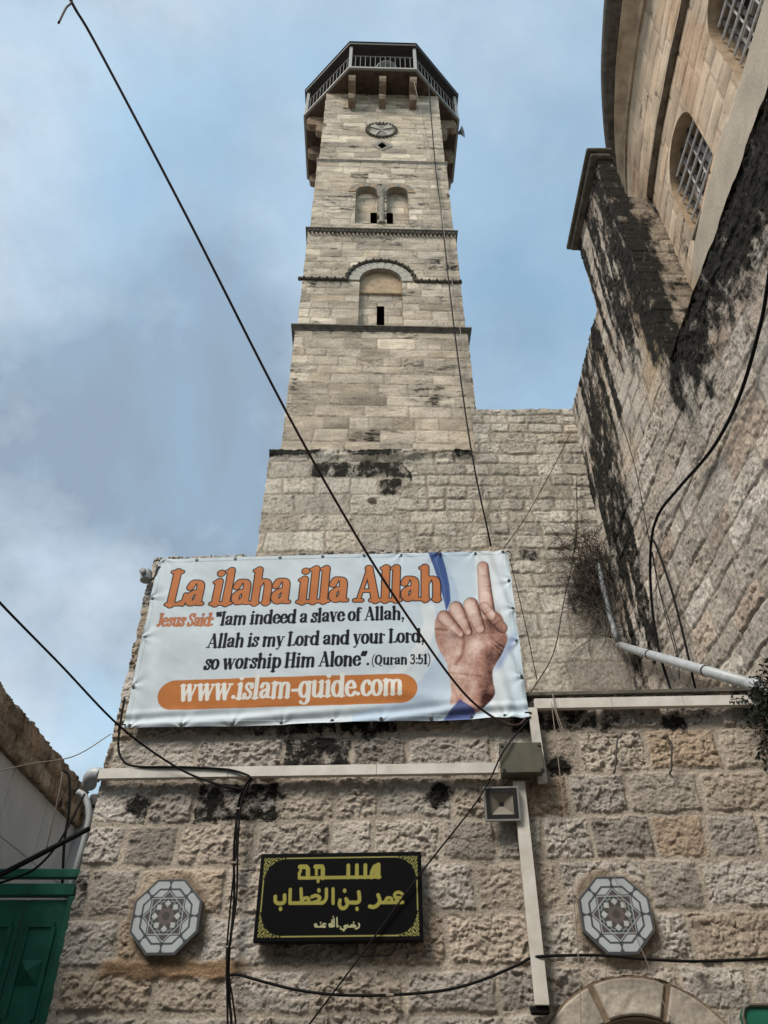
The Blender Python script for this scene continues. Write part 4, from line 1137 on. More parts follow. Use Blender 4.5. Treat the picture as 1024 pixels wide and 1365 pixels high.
for wi, (wy, hw, z0, zs) in enumerate(WIN):
    win = bpy.data.objects.new('window', None); scene.collection.objects.link(win); win.parent = church; ORG[win] = ORG[church]
    ol = [(10.1 - a, z) for a, z in arch(10.1 - wy, z0, zs, hw, 26)]
    bm = bmesh.new(); strip(bm, [wpt(y, z, -0.012) for y, z in ol], [wpt(y, z, 0.5) for y, z in ol], True)
    obj('window_reveal', bm, MT['tympanum'], win)
    bm = bmesh.new(); bm.faces.new([bm.verts.new(wpt(wy, z, 0.40) if False else (float(xw(wy)) + 0.42, y, z)) for y, z in ol])
    obj('pane', bm, MT['glass'], win)
    bm = bmesh.new(); X0 = float(xw(wy)) + 0.37
    for y in (wy - 0.52, wy, wy + 0.52): box(bm, (X0, y, (z0 + zs + 0.45) / 2), (0.05, 0.06 if y != wy else 0.09, zs - z0 + (0.45 if y == wy else 0.1)))
    for z in (z0 + 0.06, z0 + 0.55, zs): box(bm, (X0 + 0.003, wy, z), (0.045, 1.04, 0.05))
    obj('window_frame', bm, MT['palebar'], win)
    bm = bmesh.new(); XG = float(xw(wy)) + 0.16
    for k in range(4):
        y = wy - 0.40 + k * 0.27
        zt = zs + math.sqrt(max(0, hw ** 2 - (y - wy) ** 2)) - 0.02
        box(bm, (XG, y, (z0 + zt) / 2), (0.035, 0.05, zt - z0))
    obj('grille_upright', bm, MT['rust'], win)
    bm = bmesh.new()
    for k in range(6):
        z = z0 + 0.18 + k * 0.245
        hy = hw - 0.02 if z < zs else math.sqrt(max(0.01, hw ** 2 - (z - zs) ** 2)) - 0.02
        tube(bm, [(XG - 0.03, wy - hy, z), (XG - 0.03, wy + hy, z)], 0.020, 6)
    for k in range(3):
        y = wy - 0.265 + k * 0.27
        tube(bm, [(XG + 0.06, y, z0 + 0.01), (XG + 0.06, y, zs + math.sqrt(hw ** 2 - (y - wy) ** 2) - 0.02)], 0.014, 6)
    obj('grille_bar', bm, MT['palebar'], win)
    bm = bmesh.new(); box(bm, (float(xw(wy)) + 0.235, wy, z0 - 0.03), (0.45, 1.14, 0.055), None, 0.01)
    obj('sill', bm, MT['reveal'], win)
def wsweep(bm, ys, prof):
    rings = []
    for y in ys:
        e = 0.01; dx = (float(xw(y + e)) - float(xw(y - e))) / (2 * e)
        n = np.array([-1, dx]) / math.hypot(1, dx)
        rings.append([bm.verts.new((float(xw(y)) + n[0] * d, y + n[1] * d, z + 0.012 * math.sin(y * 7.3 + d * 30))) for d, z in prof])
    m = len(prof)
    for i in range(len(rings) - 1):
        for k in range(m): bm.faces.new((rings[i][k], rings[i][(k + 1) % m], rings[i + 1][(k + 1) % m], rings[i + 1][k]))
    bm.faces.new(rings[0]); bm.faces.new(rings[-1][::-1])
MT['string_stone'] = mat_plain("lichened_string_stone", (0.12, 0.092, 0.065), 0.95, noise=5, var=0.65, bump=0.6, spec=0.1)
bm = bmesh.new(); wsweep(bm, np.arange(-2.6, 6.3, 0.1), [(-0.05, 13.10), (0.03, 13.10), (0.06, 13.14), (0.085, 13.18), (0.075, 13.22), (0.02, 13.25), (-0.05, 13.25)])
obj('string_course', bm, MT['string_stone'], church)
CY = np.array([-3.0, 0.0, 2.0, 3.98, 5.46, 6.17, 7.0, 7.8]); CX = np.array([4.0, 3.58, 3.44, 3.49, 3.75, 3.94, 4.24, 4.62])
cpoly = np.polyfit(CY, CX, 4)
def csweep(bm, ys, prof):
    """profile of (fraction of the overhang, extra outwards, z)"""
    rings = []
    for y in ys:
        a, b = float(xw(y)) - 0.02, float(np.polyval(cpoly, y))
        rings.append([bm.verts.new((a + (b - a) * f - e, y, z + 0.012 * math.sin(y * 5.3 + f * 30))) for f, e, z in prof])
    m = len(prof)
    for i in range(len(rings) - 1):
        for k in range(m): bm.faces.new((rings[i][k], rings[i][(k + 1) % m], rings[i + 1][(k + 1) % m], rings[i + 1][k]))
    bm.faces.new(rings[0]); bm.faces.new(rings[-1][::-1])
bm = bmesh.new(); csweep(bm, np.arange(-2.6, 7.3, 0.1), [(-0.1, 0, 15.1), (0.06, 0, 15.1), (0.12, 0, 15.16), (0.45, 0, 15.26), (0.6, 0, 15.30), (0.6, 0, 15.44), (-0.1, 0, 15.44)])
MT['warm_plain'] = mat_plain('warm_cornice_stone', (0.44, 0.345, 0.25), 0.95, noise=4, var=0.4, bump=0.4, spec=0.1)
obj('cornice', bm, MT['warm_plain'], church)
bm = bmesh.new(); csweep(bm, np.arange(-2.6, 7.3, 0.1), [(-0.1, 0, 15.445), (0.62, 0, 15.36), (0.97, 0, 15.40), (1.0, 0.03, 15.46), (1.0, 0.05, 15.55), (0.95, 0, 15.58), (-0.1, 0, 15.6)])
obj('eaves_gutter', bm, MT['darkstone'], church)
bm = bmesh.new()
ys = np.arange(-2.6, 8.3, 0.3)
strip(bm, [(float(xw(y)) - 0.2, y, 15.62) for y in ys], [(9.0, y * 0.6 + 1.2, 19.0) for y in ys])
obj('roof', bm, MT['darkroof'], church)

# ------------------------------------------------------------------ left: boundary wall, cross wall, gate
bw = thing('boundary_wall', 'grey clad wall at lower left with a thick brown rubble coping', 'wall', (-3.7, 5.6, 0))
bm = bmesh.new()
for iy in range(8):
    for iz in range(7):
        y0 = 1.6 + iy * 0.93; z0 = iz * 0.63
        y1 = min(y0 + 0.925, 9.0); z1 = z0 + (0.625 if iz < 6 else 0.60)
        if y1 > y0 + 0.02: box(bm, (-3.62, (y0 + y1) / 2, (z0 + z1) / 2), (0.24, y1 - y0 - 0.006, z1 - z0), None, 0.004)
obj('cladding', bm, MT['concrete'], bw)
bm = bmesh.new(); box(bm, (-3.9, 5.3, 2.19), (0.36, 7.3, 4.37)); obj('wall_core', bm, MT['plaster'], bw)
CV = [4.0, 4.36, 4.56, 4.95]; CJ = make_joints(CV, -1, 12, 0.25, 0.6, 92)
def cope_fn(u, v):
    h, c, a = masonry(u, v, CV, CJ, 93, jw=0.006, edge=0.02, bulge=0.008, amp=0.07, freq=9, craggy=True, warp=0.05, rad=0.03, depth=0.008,
                      cols=((0.33, 0.25, 0.17), (0.42, 0.35, 0.27), (0.30, 0.19, 0.13), (0.40, 0.35, 0.28)), mortar=(0.3, 0.24, 0.17), stain=0.42)
    return h, c, a
CP = Plane((-3.44, 1.6, 0), (0, 1, 0))
npobj('coping_face', relief_chunk(CP, np.arange(0, 7.42, 0.02), np.arange(4.38, 4.78, 0.02), cope_fn, jag=0.012, seed=95, skirt=0.5), MT['rubble'], bw)
bm = bmesh.new(); box(bm, (-3.75, 5.3, 4.56), (0.56, 7.38, 0.36)); obj('coping_core', bm, MT['brownstone'], bw)
cw = thing('cross_wall', 'narrow grey wall with dark metal capping closing the gap between coping and mosque corner', 'wall', (-2.9, 9.1, 0))
bm = bmesh.new(); box(bm, (-3.05, 9.13, 2.3), (1.38, 0.24, 4.6)); obj('wall_body', bm, MT['concrete'], cw)
bm = bmesh.new(); box(bm, (-2.90, 9.13, 4.68), (1.02, 0.34, 0.15), None, 0.02); obj('capping', bm, MT['darkroof'], cw)

gate = thing('metal_gate', 'green painted steel gate with pyramid studs at the lower left beside the mosque wall', 'gate', (-2.98, 6.78, 0))
GY = 6.78
bm = bmesh.new()
box(bm, (-3.0, GY, 3.20), (1.0, 0.09, 0.09), None, 0.006)
for x in (-3.47, -2.50): box(bm, (x, GY, 1.60), (0.08, 0.09, 3.10), None, 0.006)
obj('gate_frame', bm, MT['green'], gate)
bm = bmesh.new(); box(bm, (-3.0, GY, 3.325), (1.02, 0.07, 0.07), None, 0.006); obj('top_rail', bm, MT['green'], gate)
for x0, x1 in ((-3.425, -2.885), (-2.875, -2.545)):
    bm = bmesh.new()
    box(bm, ((x0 + x1) / 2, GY + 0.01, 1.60), (x1 - x0, 0.03, 3.06))
    for z0, z1 in ((0.15, 1.0), (1.1, 2.2), (2.3, 2.95)):
        w = x1 - x0
        for (c, s) in ((((x0 + x1) / 2, z1), (w - 0.12, 0.035)), (((x0 + x1) / 2, z0), (w - 0.12, 0.035))):
            box(bm, (c[0], GY - 0.012, c[1]), (s[0], 0.022, s[1]))
        for x in (x0 + 0.06, x1 - 0.06): box(bm, (x, GY - 0.012, (z0 + z1) / 2), (0.035, 0.022, z1 - z0 - 0.036))
    lf = obj('gate_leaf', bm, MT['green'], gate)
    for z in (1.65, 2.62):
        for xx_ in ([x0 + 0.17, x1 - 0.17] if x1 - x0 > 0.4 else [(x0 + x1) / 2]):
            bm = bmesh.new(); c = bm.verts.new((xx_, GY - 0.085, z)); s = 0.085
            q = [bm.verts.new((xx_ + a * s, GY - 0.008, z + b * s)) for a, b in ((-1, -1), (1, -1), (1, 1), (-1, 1))]
            for i in range(4): bm.faces.new((q[i], q[(i + 1) % 4], c))
            bm.faces.new(q); obj('pyramid_stud', bm, MT['green'], lf)

# ------------------------------------------------------------------ banner
BW, BH = 3.74, 1.90
bn = thing('banner', 'large white printed banner with orange heading and a hand with raised index finger', 'banner', FRONT.at(-0.5, 4.5, 0.1))
cor = [FRONT.uv(212, 745, 0.1), FRONT.uv(677, 733, 0.1), FRONT.uv(706, 957, 0.1), FRONT.uv(163, 971, 0.1)]
n_u, n_v = 900, 457
X, Y = np.meshgrid(np.linspace(0, BW, n_u), np.linspace(0, BH, n_v))
pen = Pen(X, Y, BW / n_u * 1.15)
pic = np.ones((n_v, n_u, 3)) * np.array((0.53, 0.59, 0.63))
# print area background: pale grey-blue with soft sweeping bands on the right
def mixc(mask, col, k=1.0): over(pic, np.clip(mask * k, 0, 1), col)
mixc(sstep(1.2, 3.2, X) * sstep(0.0, 1.2, Y), (0.50, 0.61, 0.72), 0.5)
Hc = homography([(212, 745), (677, 733), (706, 957), (163, 971)], [(0, BH), (BW, BH), (BW, 0), (0, 0)])
Hi = homography([(0, BH), (BW, BH), (BW, 0), (0, 0)], [(212, 745), (677, 733), (706, 957), (163, 971)])
Hm_ = np.linalg.svd  # (kept local)
def inv_grid():
    src = [(0, BH), (BW, BH), (BW, 0), (0, 0)]; dst = [(212, 745), (677, 733), (706, 957), (163, 971)]
    A = []
    for (x, y), (U_, V_) in zip(src, dst):
        A.append([x, y, 1, 0, 0, 0, -U_ * x, -U_ * y, -U_]); A.append([0, 0, 0, x, y, 1, -V_ * x, -V_ * y, -V_])
    h = np.linalg.svd(np.array(A))[2][-1].reshape(3, 3)
    w = h[2, 0] * X + h[2, 1] * Y + h[2, 2]
    return ((h[0, 0] * X + h[0, 1] * Y + h[0, 2]) / w - 560) * 5.686, ((h[1, 0] * X + h[1, 1] * Y + h[1, 2]) / w - 730) * 5.686
hx, hy = inv_grid()          # drawing coordinates of the printed hand
def bandx(y, pts): return np.interp(y, [p[1] for p in pts], [p[0] for p in pts])
# pale panel and arcs
b1 = bandx(hy, [(60, 0), (130, 150), (190, 300), (220, 470), (210, 620), (150, 800), (20, 1000), (-250, 1180), (-500, 1260)])
mixc(sstep(-8, 8, hx - b1) * (hy < 1340), (0.38, 0.49, 0.62), 0.75)
mixc(sstep(90, 110, hx - b1) * sstep(10, 400, hx), (0.56, 0.66, 0.73), 0.75)
b2 = bandx(hy, [(420, 0), (425, 300), (430, 500), (560, 1340)])
mixc(sstep(-10, 10, hx - b2) * sstep(760, 560, hx), (0.64, 0.68, 0.70), 0.85)
b3 = bandx(hy, [(-60, 380), (60, 420), (90, 560), (40, 720), (-60, 860), (-260, 1010)])
mixc(sstep(60, 40, np.abs(hx - b3)) * sstep(380, 450, hy) * sstep(1010, 900, hy), (0.66, 0.70, 0.72), 0.75)
s0 = bandx(hy, [(66, 20), (105, 120), (150, 250), (195, 420), (205, 470)]); s1 = bandx(hy, [(165, 20), (205, 150), (232, 280), (240, 400), (212, 470)])
mixc(sstep(-4, 4, hx - s0) * sstep(-4, 4, s1 - hx) * (hy > 15) * (hy < 475), (0.05, 0.09, 0.25))
mixc(sstep(3, 0, np.abs(hx - bandx(hy, [(105, 20), (150, 150), (190, 300), (205, 470)]))) * (hy < 470), (0.2, 0.3, 0.55), 0.7)
b5 = bandx(hy, [(700, 640), (660, 740), (600, 850), (555, 930)])
mixc(sstep(60, 0, np.abs(hx - b5 - 20)) * sstep(600, 700, hy) * sstep(960, 880, hy), (0.22, 0.29, 0.52), 0.7)
# hand
SKL, SKM, SKD = np.array(srgb(222, 200, 190)), np.array(srgb(166, 126, 112)), np.array(srgb(58, 28, 26))
def skin(t):
    t = np.clip(t, 0, 1)[..., None]
    return np.where(t < 0.5, SKD + (SKM - SKD) * t * 2, SKM + (SKL - SKM) * (t - 0.5) * 2)
nz = fbm(hx / 60, hy / 60, 7, 4) - 0.5 + 0.5 * (fbm(hx / 16, hy / 16, 8, 3) - 0.5)
def blend(mask, col): pic[:] = pic * (1 - mask[..., None]) + col * mask[..., None]
poly = [(120, 600), (128, 540), (165, 490), (235, 470), (400, 440), (520, 460), (590, 480), (630, 515), (645, 600), (667, 680), (640, 770), (585, 870), (556, 930), (560, 1020), (572, 1110), (520, 1190), (470, 1235), (420, 1250), (320, 1180), (240, 1195), (246, 1080), (225, 940), (205, 860), (155, 770), (128, 690)]
poly = [tuple(p) for p in smooth_path(poly + [poly[0]], 5)][:-1]
pm = inside(hx, hy, poly).astype(float)
for _ in range(2): pm = (pm + np.roll(pm, 1, 0) + np.roll(pm, -1, 0) + np.roll(pm, 1, 1) + np.roll(pm, -1, 1)) / 5
t = 0.64 + 0.5 * nz - 0.50 * sstep(400, 540, hx) * sstep(620, 860, hy) - 0.20 * sstep(560, 640, hx) - 0.12 * sstep(200, 120, hx) - 0.25 * sstep(900, 1200, hy) * sstep(400, 500, hx)
t = t + 0.30 * np.exp(-(((hx - 440) / 70) ** 2 + ((hy - 750) / 95) ** 2)) + 0.15 * np.exp(-(((hx - 300) / 60) ** 2 + ((hy - 900) / 90) ** 2))
t = t - 0.30 * np.exp(-(((hx - bandx(hy, [(330, 640), (345, 720), (330, 800), (280, 880)])) / 14) ** 2)) * (hy > 640) * (hy < 890)
t = t - 0.25 * np.exp(-((hy - bandx(hx, [(120, 610), (210, 610), (300, 690)][:0] or [(0, 0), (0, 0)])) / 1e6) ** 2) * 0
t = t - 0.35 * np.exp(-(((hx - 560) / 60) ** 2 + ((hy - 590) / 70) ** 2)) - 0.22 * np.exp(-((hy - 945 - 0.12 * (hx - 240)) / 9) ** 2) * (hx < 480)
t = t + 0.16 * np.exp(-(((hx - 545) / 20) ** 2)) * sstep(960, 1100, hy)
t = t - 0.3 * np.exp(-((hy - 612 - (hx - 130) * 0.06) / 9) ** 2) * (hx < 220)
for q in range(3):
    t = t - 0.2 * np.exp(-((hy - 670 - q * 35 - (hx - 540) * 0.85) / 8) ** 2) * sstep(520, 560, hx)
blend(pm, skin(t))
def finger(x0, y0, r0, x1, y1, r1, base=0.55, gain=0.45, tip=None):
    dx, dy = x1 - x0, y1 - y0
    tt = np.clip(((hx - x0) * dx + (hy - y0) * dy) / (dx * dx + dy * dy), 0, 1)
    rr_ = r0 + (r1 - r0) * tt
    d = np.hypot(hx - x0 - tt * dx, hy - y0 - tt * dy) / rr_
    side = ((hx - x0 - tt * dx) * dy - (hy - y0 - tt * dy) * dx) / math.hypot(dx, dy) / rr_   # + on the right of travel
    hxs = (hx - x0 - tt * dx) / rr_
    m = np.clip((1 - d) * rr_ / 8 + 0.5, 0, 1)
    tone = base - 0.42 + (gain + 0.18) * np.sqrt(np.clip(1 - d * d, 0, 1)) + 0.3 * nz - 0.22 * side
    for kk in (0.42, 0.47, 0.52): tone = tone - 0.10 * np.exp(-((tt - kk) * math.hypot(dx, dy) / 5) ** 2) * (d < 0.85)
    tone = tone - 0.30 * sstep(0.88, 1.0, d) - 0.30 * sstep(0.2, 1.0, -side * 1.0) * 0 - 0.25 * sstep(0.3, 1.0, hxs)
    if tip is not None: tone = tone - tip * sstep(0.55, 0.95, tt)
    blend(m, skin(tone))
finger(482, 140, 43, 515, 490, 60, 0.62, 0.5)
blend(sstep(14, 4, np.abs(hy - 205)) * (np.abs(hx - 488) < 36) * 0.25, skin(hx * 0 + 0.35))
blend(sstep(6, 2, np.abs(hy - 300)) * (np.abs(hx - 500) < 40) * 0.3, skin(hx * 0 + 0.95))
blend(np.clip(1 - np.hypot((hx - 480) / 30, (hy - 128) / 40), 0, 1) * 0.5, np.array(srgb(190, 110, 100)) * np.ones_like(pic))
pm2 = np.exp(-(((hx - 300) / 120) ** 2 + ((hy - 660) / 34) ** 2)) * pm * 0.7; blend(np.clip(pm2, 0, 1), skin(hx * 0 + 0.12))
pm2 = np.exp(-(((hx - 545) / 42) ** 2 + ((hy - 560) / 75) ** 2)) * pm * 0.9; blend(np.clip(pm2, 0, 1), skin(hx * 0 + 0.05))
finger(190, 520, 48, 316, 642, 28, 0.62, 0.45, 0.12)
finger(282, 455, 54, 372, 628, 34, 0.64, 0.45, 0.2)
finger(392, 428, 56, 458, 605, 42, 0.66, 0.45, 0.1)
finger(625, 600, 44, 560, 520, 44, 0.50, 0.25)
finger(545, 512, 38, 492, 445, 40, 0.64, 0.42)

for x, y, rx, ry in ((457, 612, 36, 30), (372, 634, 20, 22), (314, 652, 20, 20), (522, 466, 24, 18)):
    d = np.hypot((hx - x) / rx, (hy - y) / ry)
    blend(sstep(1.05, 0.9, d), skin(0.80 - 0.3 * d ** 3))
# blue cuff swoosh at the foot of the wrist
bl = inside(hx, hy, [(310, 1150), (420, 1230), (430, 1260), (380, 1320), (165, 1330)]).astype(float)
for _ in range(3): bl = (bl + np.roll(bl, 1, 0) + np.roll(bl, -1, 0) + np.roll(bl, 1, 1) + np.roll(bl, -1, 1)) / 5
blend(bl * 0.92, np.array((0.035, 0.045, 0.17)) * np.ones_like(pic) + 0.35 * sstep(1230, 1330, hy)[..., None] * np.array((0.05, 0.12, 0.35)))
# lettering
ORANGE = (0.46, 0.165, 0.062); NAVY = (0.006, 0.008, 0.015)
m0 = np.zeros_like(X); m1 = np.zeros_like(X)
args = ("La ilaha illa Allah", 0.165, 3.01, 1.312, 1.292, 0.43)
text(pen, m0, *args, slant=0.03, T=0.106, t=0.05, tighten=0.035, grow=0.012); text(pen, m1, *args, slant=0.03, T=0.106, t=0.05, tighten=0.035)
over(pic, m0, NAVY); over(pic, m1, ORANGE)
m = np.zeros_like(X); m2 = np.zeros_like(X)
ja = ("Jesus Said:", 0.118, 0.70, 1.066, 1.062, 0.150)
text(pen, m2, *ja, slant=0.03, T=0.085, t=0.042, tighten=0.03, grow=0.004); over(pic, m2, (0.15, 0.07, 0.05)); m2[:] = 0
text(pen, m2, *ja, slant=0.06, T=0.115, t=0.048, tighten=0.05); over(pic, m2, (0.42, 0.16, 0.075))
text(pen, m, "<Iam indeed a slave of Allah,", 0.715, 2.63, 1.064, 1.078, 0.157, slant=0.03, T=0.110, t=0.047, tighten=0.03)
text(pen, m, "Allah is my Lord and your Lord,", 0.672, 2.82, 0.812, 0.812, 0.157, slant=0.03, T=0.110, t=0.047, tighten=0.03)
text(pen, m, "so worship Him Alone>.", 0.672, 2.285, 0.578, 0.575, 0.157, slant=0.03, T=0.110, t=0.047, tighten=0.03)
text(pen, m, "(Quran 3:51)", 2.30, 2.87, 0.582, 0.578, 0.105, slant=0.04, T=0.11, t=0.05, tighten=0.03)
over(pic, m, NAVY)
m = np.zeros_like(X)
pen.stroke(m, [(0.425, 0.322, 0.152), (2.585, 0.330, 0.152)], None); over(pic, m, (0.43, 0.155, 0.045))
m = np.zeros_like(X)
text(pen, m, "www.islam-guide.com", 0.475, 2.60, 0.262, 0.262, 0.235, slant=0.02, T=0.10, t=0.046, tighten=0.03)
over(pic, m, (0.66, 0.66, 0.62))
# hem and geometry: pulled between its eyelets, slack in between
top_e = [0.06, 0.42, 0.84, 1.32, 1.78, 2.22, 2.62, 3.02, 3.40, 3.69]
bot_e = [0.07, 0.55, 1.02, 1.48, 1.95, 2.40, 2.85, 3.22, 3.52]
lef_e = [0.42, 0.95, 1.40]; rig_e = [0.42, 0.80, 1.18, 1.52]
def pull(t, es, amp):
    r = np.zeros_like(t); es = [-.05] + es + [max(es) + 0.3]
    for a, b in zip(es[:-1], es[1:]):
        k = np.clip((t - a) / (b - a), 0, 1); r = r + np.where((t >= a) & (t < b), amp * (b - a) * 4 * k * (1 - k), 0)
    return r
su, sv = X / BW, Y / BH
q = [FRONT.at(*c, 0.1) for c in cor]
P = (q[3][None, None] * ((1 - su) * (1 - sv))[..., None] + q[2][None, None] * (su * (1 - sv))[..., None] + q[0][None, None] * ((1 - su) * sv)[..., None] + q[1][None, None] * (su * sv)[..., None])
fold = 0.030 * (fbm(X * 0.9, Y * 1.3, 501, 3) - 0.5) + 0.018 * (fbm(X * 2.5 + Y * 2, Y * 2.5, 502, 3) - 0.5)
for es, y0, s in ((top_e, BH, -1), (bot_e, 0.0, 1)):
    for x0 in es:                                  # creases fanning out of the eyelets
        dx_, dy_ = X - x0, (Y - y0) * s + 0.01
        an = np.arctan2(dx_, np.maximum(dy_, 1e-3))
        rr_ = np.hypot(dx_, dy_)
        fold = fold + 0.0038 * (1 + math.sin(x0 * 13)) * np.sin(an * 7 + x0 * 7) * np.exp(-rr_ / 0.13) * sstep(0.0, 0.05, rr_)
for es, x0, s in ((lef_e, 0.0, 1), (rig_e, BW, -1)):
    for y0 in es:
        dx_, dy_ = (X - x0) * s + 0.01, Y - y0
        an = np.arctan2(dy_, np.maximum(dx_, 1e-3)); rr_ = np.hypot(dx_, dy_)
        fold = fold + 0.0055 * np.sin(an * 6 + y0 * 5) * np.exp(-rr_ / 0.16) * sstep(0.0, 0.05, rr_)
# loose ripples down the left and right ends and the sagging bottom
fold = fold + 0.010 * np.sin((X * 0.75 + Y * 0.25) * 34 + 2.5 * fbm(X * 2, Y * 2, 503, 2)) * sstep(0.30, 0.0, X) * sstep(0.0, 0.3, Y)
fold = fold + 0.013 * np.sin((X + Y * 0.22) * 40 + 3 * fbm(X * 2, Y * 2, 504, 2)) * sstep(BW - 0.34, BW - 0.05, X)
fold = fold + 0.014 * np.sin((Y - 0.08 * X) * 42 + 3 * fbm(X * 1.2, Y * 2, 505, 2)) * sstep(0.22, 0.05, Y)
fold = fold + 0.024 * np.exp(-((Y - 0.30 + 0.30 * (X - 2.6)) / 0.10) ** 2) * sstep(2.2, 2.6, X) * sstep(3.7, 3.3, X)
hem = (np.minimum(np.minimum(X, BW - X), np.minimum(Y, BH - Y)) < 0.042)
fold = fold + 0.0025 * hem
P = P + fold[..., None] * FRONT.N
edge_in = pull(X, top_e, 0.007) * sstep(BH - 0.3, BH, Y) - pull(X, bot_e, 0.007) * sstep(0.3, 0.0, Y)
P[..., 2] -= edge_in
side_in = pull(Y, lef_e, 0.009) * sstep(0.3, 0, X) - pull(Y, rig_e, 0.009) * sstep(BW - 0.3, BW, X)
P = P + side_in[..., None] * FRONT.U
V, F = grid(P)
C = np.concatenate([pic, np.ones((n_v, n_u, 1))], -1).reshape(-1, 4)
npobj('printed_sheet', [(V, F, C)], MT['banner'], bn)
def bpos(x, y, off):
    iu = int(np.clip(x / BW * (n_u - 1), 0, n_u - 1)); iv = int(np.clip(y / BH * (n_v - 1), 0, n_v - 1))
    return P[iv, iu] + FRONT.N * off
spots = [(x, BH - 0.022) for x in top_e] + [(x, 0.022) for x in bot_e] + [(0.022, y) for y in lef_e] + [(BW - 0.022, y) for y in rig_e]
for x, y in spots:
    bm = bmesh.new(); o = bpos(x, y, 0.0)
    lathe(bm, [(0.006, 0.006), (0.014, 0.006), (0.017, 0.003), (0.018, -0.002), (0.006, -0.002)], frame(FRONT.U, (0, 0, 1), FRONT.N, o), 12)
    obj('eyelet', bm, MT['eyelet'], bn)
# cords that hold the banner to the wall
for x, y, dx, dy in ((0.02, BH - 0.02, -0.09, 0.02), (BW - 0.02, BH - 0.02, 0.05, 0.03), (0.03, 0.03, -0.08, -0.03), (BW - 0.03, 0.05, 0.10, -0.03)):
    bm = bmesh.new(); a = bpos(x, y, 0.004); tube(bm, smooth_path([a, a + FRONT.U * dx * 0.5 + FRONT.N * 0.01 + np.array([0, 0, dy * 0.3]), a + FRONT.U * dx + np.array([0, 0, dy]) - FRONT.N * 0.05], 4), 0.006, 6)
    obj('tie_cord', bm, MT['cable'], bn)

# ------------------------------------------------------------------ mosque sign
SGW, SGH = 1.25, 0.61
sg = thing('mosque_sign', 'black rectangular sign with gold Arabic lettering and filigree corners on the rough stone wall', 'sign', FRONT.at(-0.33, 2.77, 0.1))
n_u, n_v = 520, 256
X, Y = np.meshgrid(np.linspace(0, SGW, n_u), np.linspace(0, SGH, n_v))
pen = Pen(X, Y, SGW / n_u * 1.2)
pic = np.ones((n_v, n_u, 3)) * np.array((0.0045, 0.0045, 0.005))
Hs = homography([(95, 95), (945, 92), (960, 555), (55, 572)], [(0, SGH), (SGW, SGH), (SGW, 0), (0, 0)])
GOLD = np.array((0.30, 0.275, 0.07)); PALE = np.array((0.42, 0.41, 0.24))
K = SGW / 875.0
def ar(m, pts, r, smooth=True):
    pts = [np.array(Hs(*p)) for p in pts]
    if smooth and len(pts) > 2: pts = smooth_path(pts, 5)
    pen.stroke(m, [(p[0], p[1], r * K * 0.88) for p in pts], None)
m = np.zeros_like(X)
# first line
ar(m, [(302, 224), (735, 221)], 9.5, False)
ar(m, [(728, 222), (728, 155), (706, 166), (694, 192), (690, 222)], 12, False)
ar(m, [(712, 170), (712, 222)], 9, False)
for x in (658, 613, 567): ar(m, [(x, 158), (x, 222)], 11.5, False)
ar(m, [(390, 163), (425, 163), (430, 175), (430, 224)], 13, False); ar(m, [(395, 163), (395, 205)], 9, False)
ar(m, [(405, 238), (405, 244)], 9, False)
ar(m, [(305, 163), (340, 163), (349, 176), (349, 222)], 13, False); ar(m, [(302, 195), (302, 224)], 9, False); ar(m, [(310, 165), (308, 190)], 8, False)
# second line
ar(m, [(853, 312), (835, 303), (815, 312), (818, 330), (845, 332)], 9); ar(m, [(818, 330), (832, 350), (857, 357)], 9); ar(m, [(855, 357), (742, 358)], 10, False)
ar(m, [(800, 352), (796, 336), (775, 334), (765, 350)], 9)
ar(m, [(727, 318), (735, 345), (727, 368), (705, 382), (683, 379)], 11); ar(m, [(735, 356), (770, 358)], 9, False)
ar(m, [(624, 302), (628, 340), (618, 357), (585, 358)], 11); ar(m, [(615, 390), (616, 394)], 10, False)
ar(m, [(590, 358), (563, 356), (556, 338)], 10); ar(m, [(562, 345), (563, 370), (548, 388), (530, 386), (521, 368), (524, 346)], 10.5); ar(m, [(548, 292), (549, 296)], 10.5, False)
ar(m, [(486, 284), (487, 362)], 9.5, False)
ar(m, [(450, 286), (450, 330), (440, 352), (425, 360)], 10); ar(m, [(430, 360), (252, 361)], 10, False)
ar(m, [(372, 327), (395, 320), (415, 332), (402, 350), (380, 358)], 10); ar(m, [(409, 290), (410, 294)], 10.5, False)
ar(m, [(312, 284), (316, 355)], 10, False); ar(m, [(318, 352), (330, 335), (350, 334), (356, 348), (345, 358)], 9.5)
ar(m, [(253, 287), (252, 358)], 10, False)
ar(m, [(222, 318), (222, 350), (210, 361), (185, 361), (172, 350), (171, 325)], 11); ar(m, [(200, 390), (201, 394)], 10.5, False)
over(pic, m, GOLD)
m = np.zeros_like(X)
# third line, fine pen
ar(m, [(625, 470), (629, 482), (622, 494), (608, 499)], 4); ar(m, [(610, 486), (598, 478), (585, 480), (582, 488), (606, 488)], 4); ar(m, [(582, 488), (566, 488), (566, 478)], 4); ar(m, [(598, 464), (599, 466)], 4, False)
ar(m, [(566, 486), (552, 482), (548, 490), (558, 494), (548, 502), (530, 500), (528, 490)], 4); ar(m, [(543, 510), (548, 510)], 3, False)
ar(m, [(508, 440), (510, 488)], 4, False); ar(m, [(492, 445), (494, 486), (484, 488)], 4, False); ar(m, [(482, 452), (484, 488), (470, 489)], 4, False); ar(m, [(472, 488), (466, 478), (474, 472), (478, 482)], 4); ar(m, [(510, 490), (518, 484)], 3, False); ar(m, [(488, 432), (488, 438)], 2.5, False)
ar(m, [(448, 474), (436, 472), (434, 481), (446, 489), (425, 489), (423, 480)], 4); ar(m, [(423, 489), (404, 489), (392, 488), (388, 478), (396, 474), (402, 486)], 4); ar(m, [(420, 466), (421, 468)], 4, False)
over(pic, m, PALE)
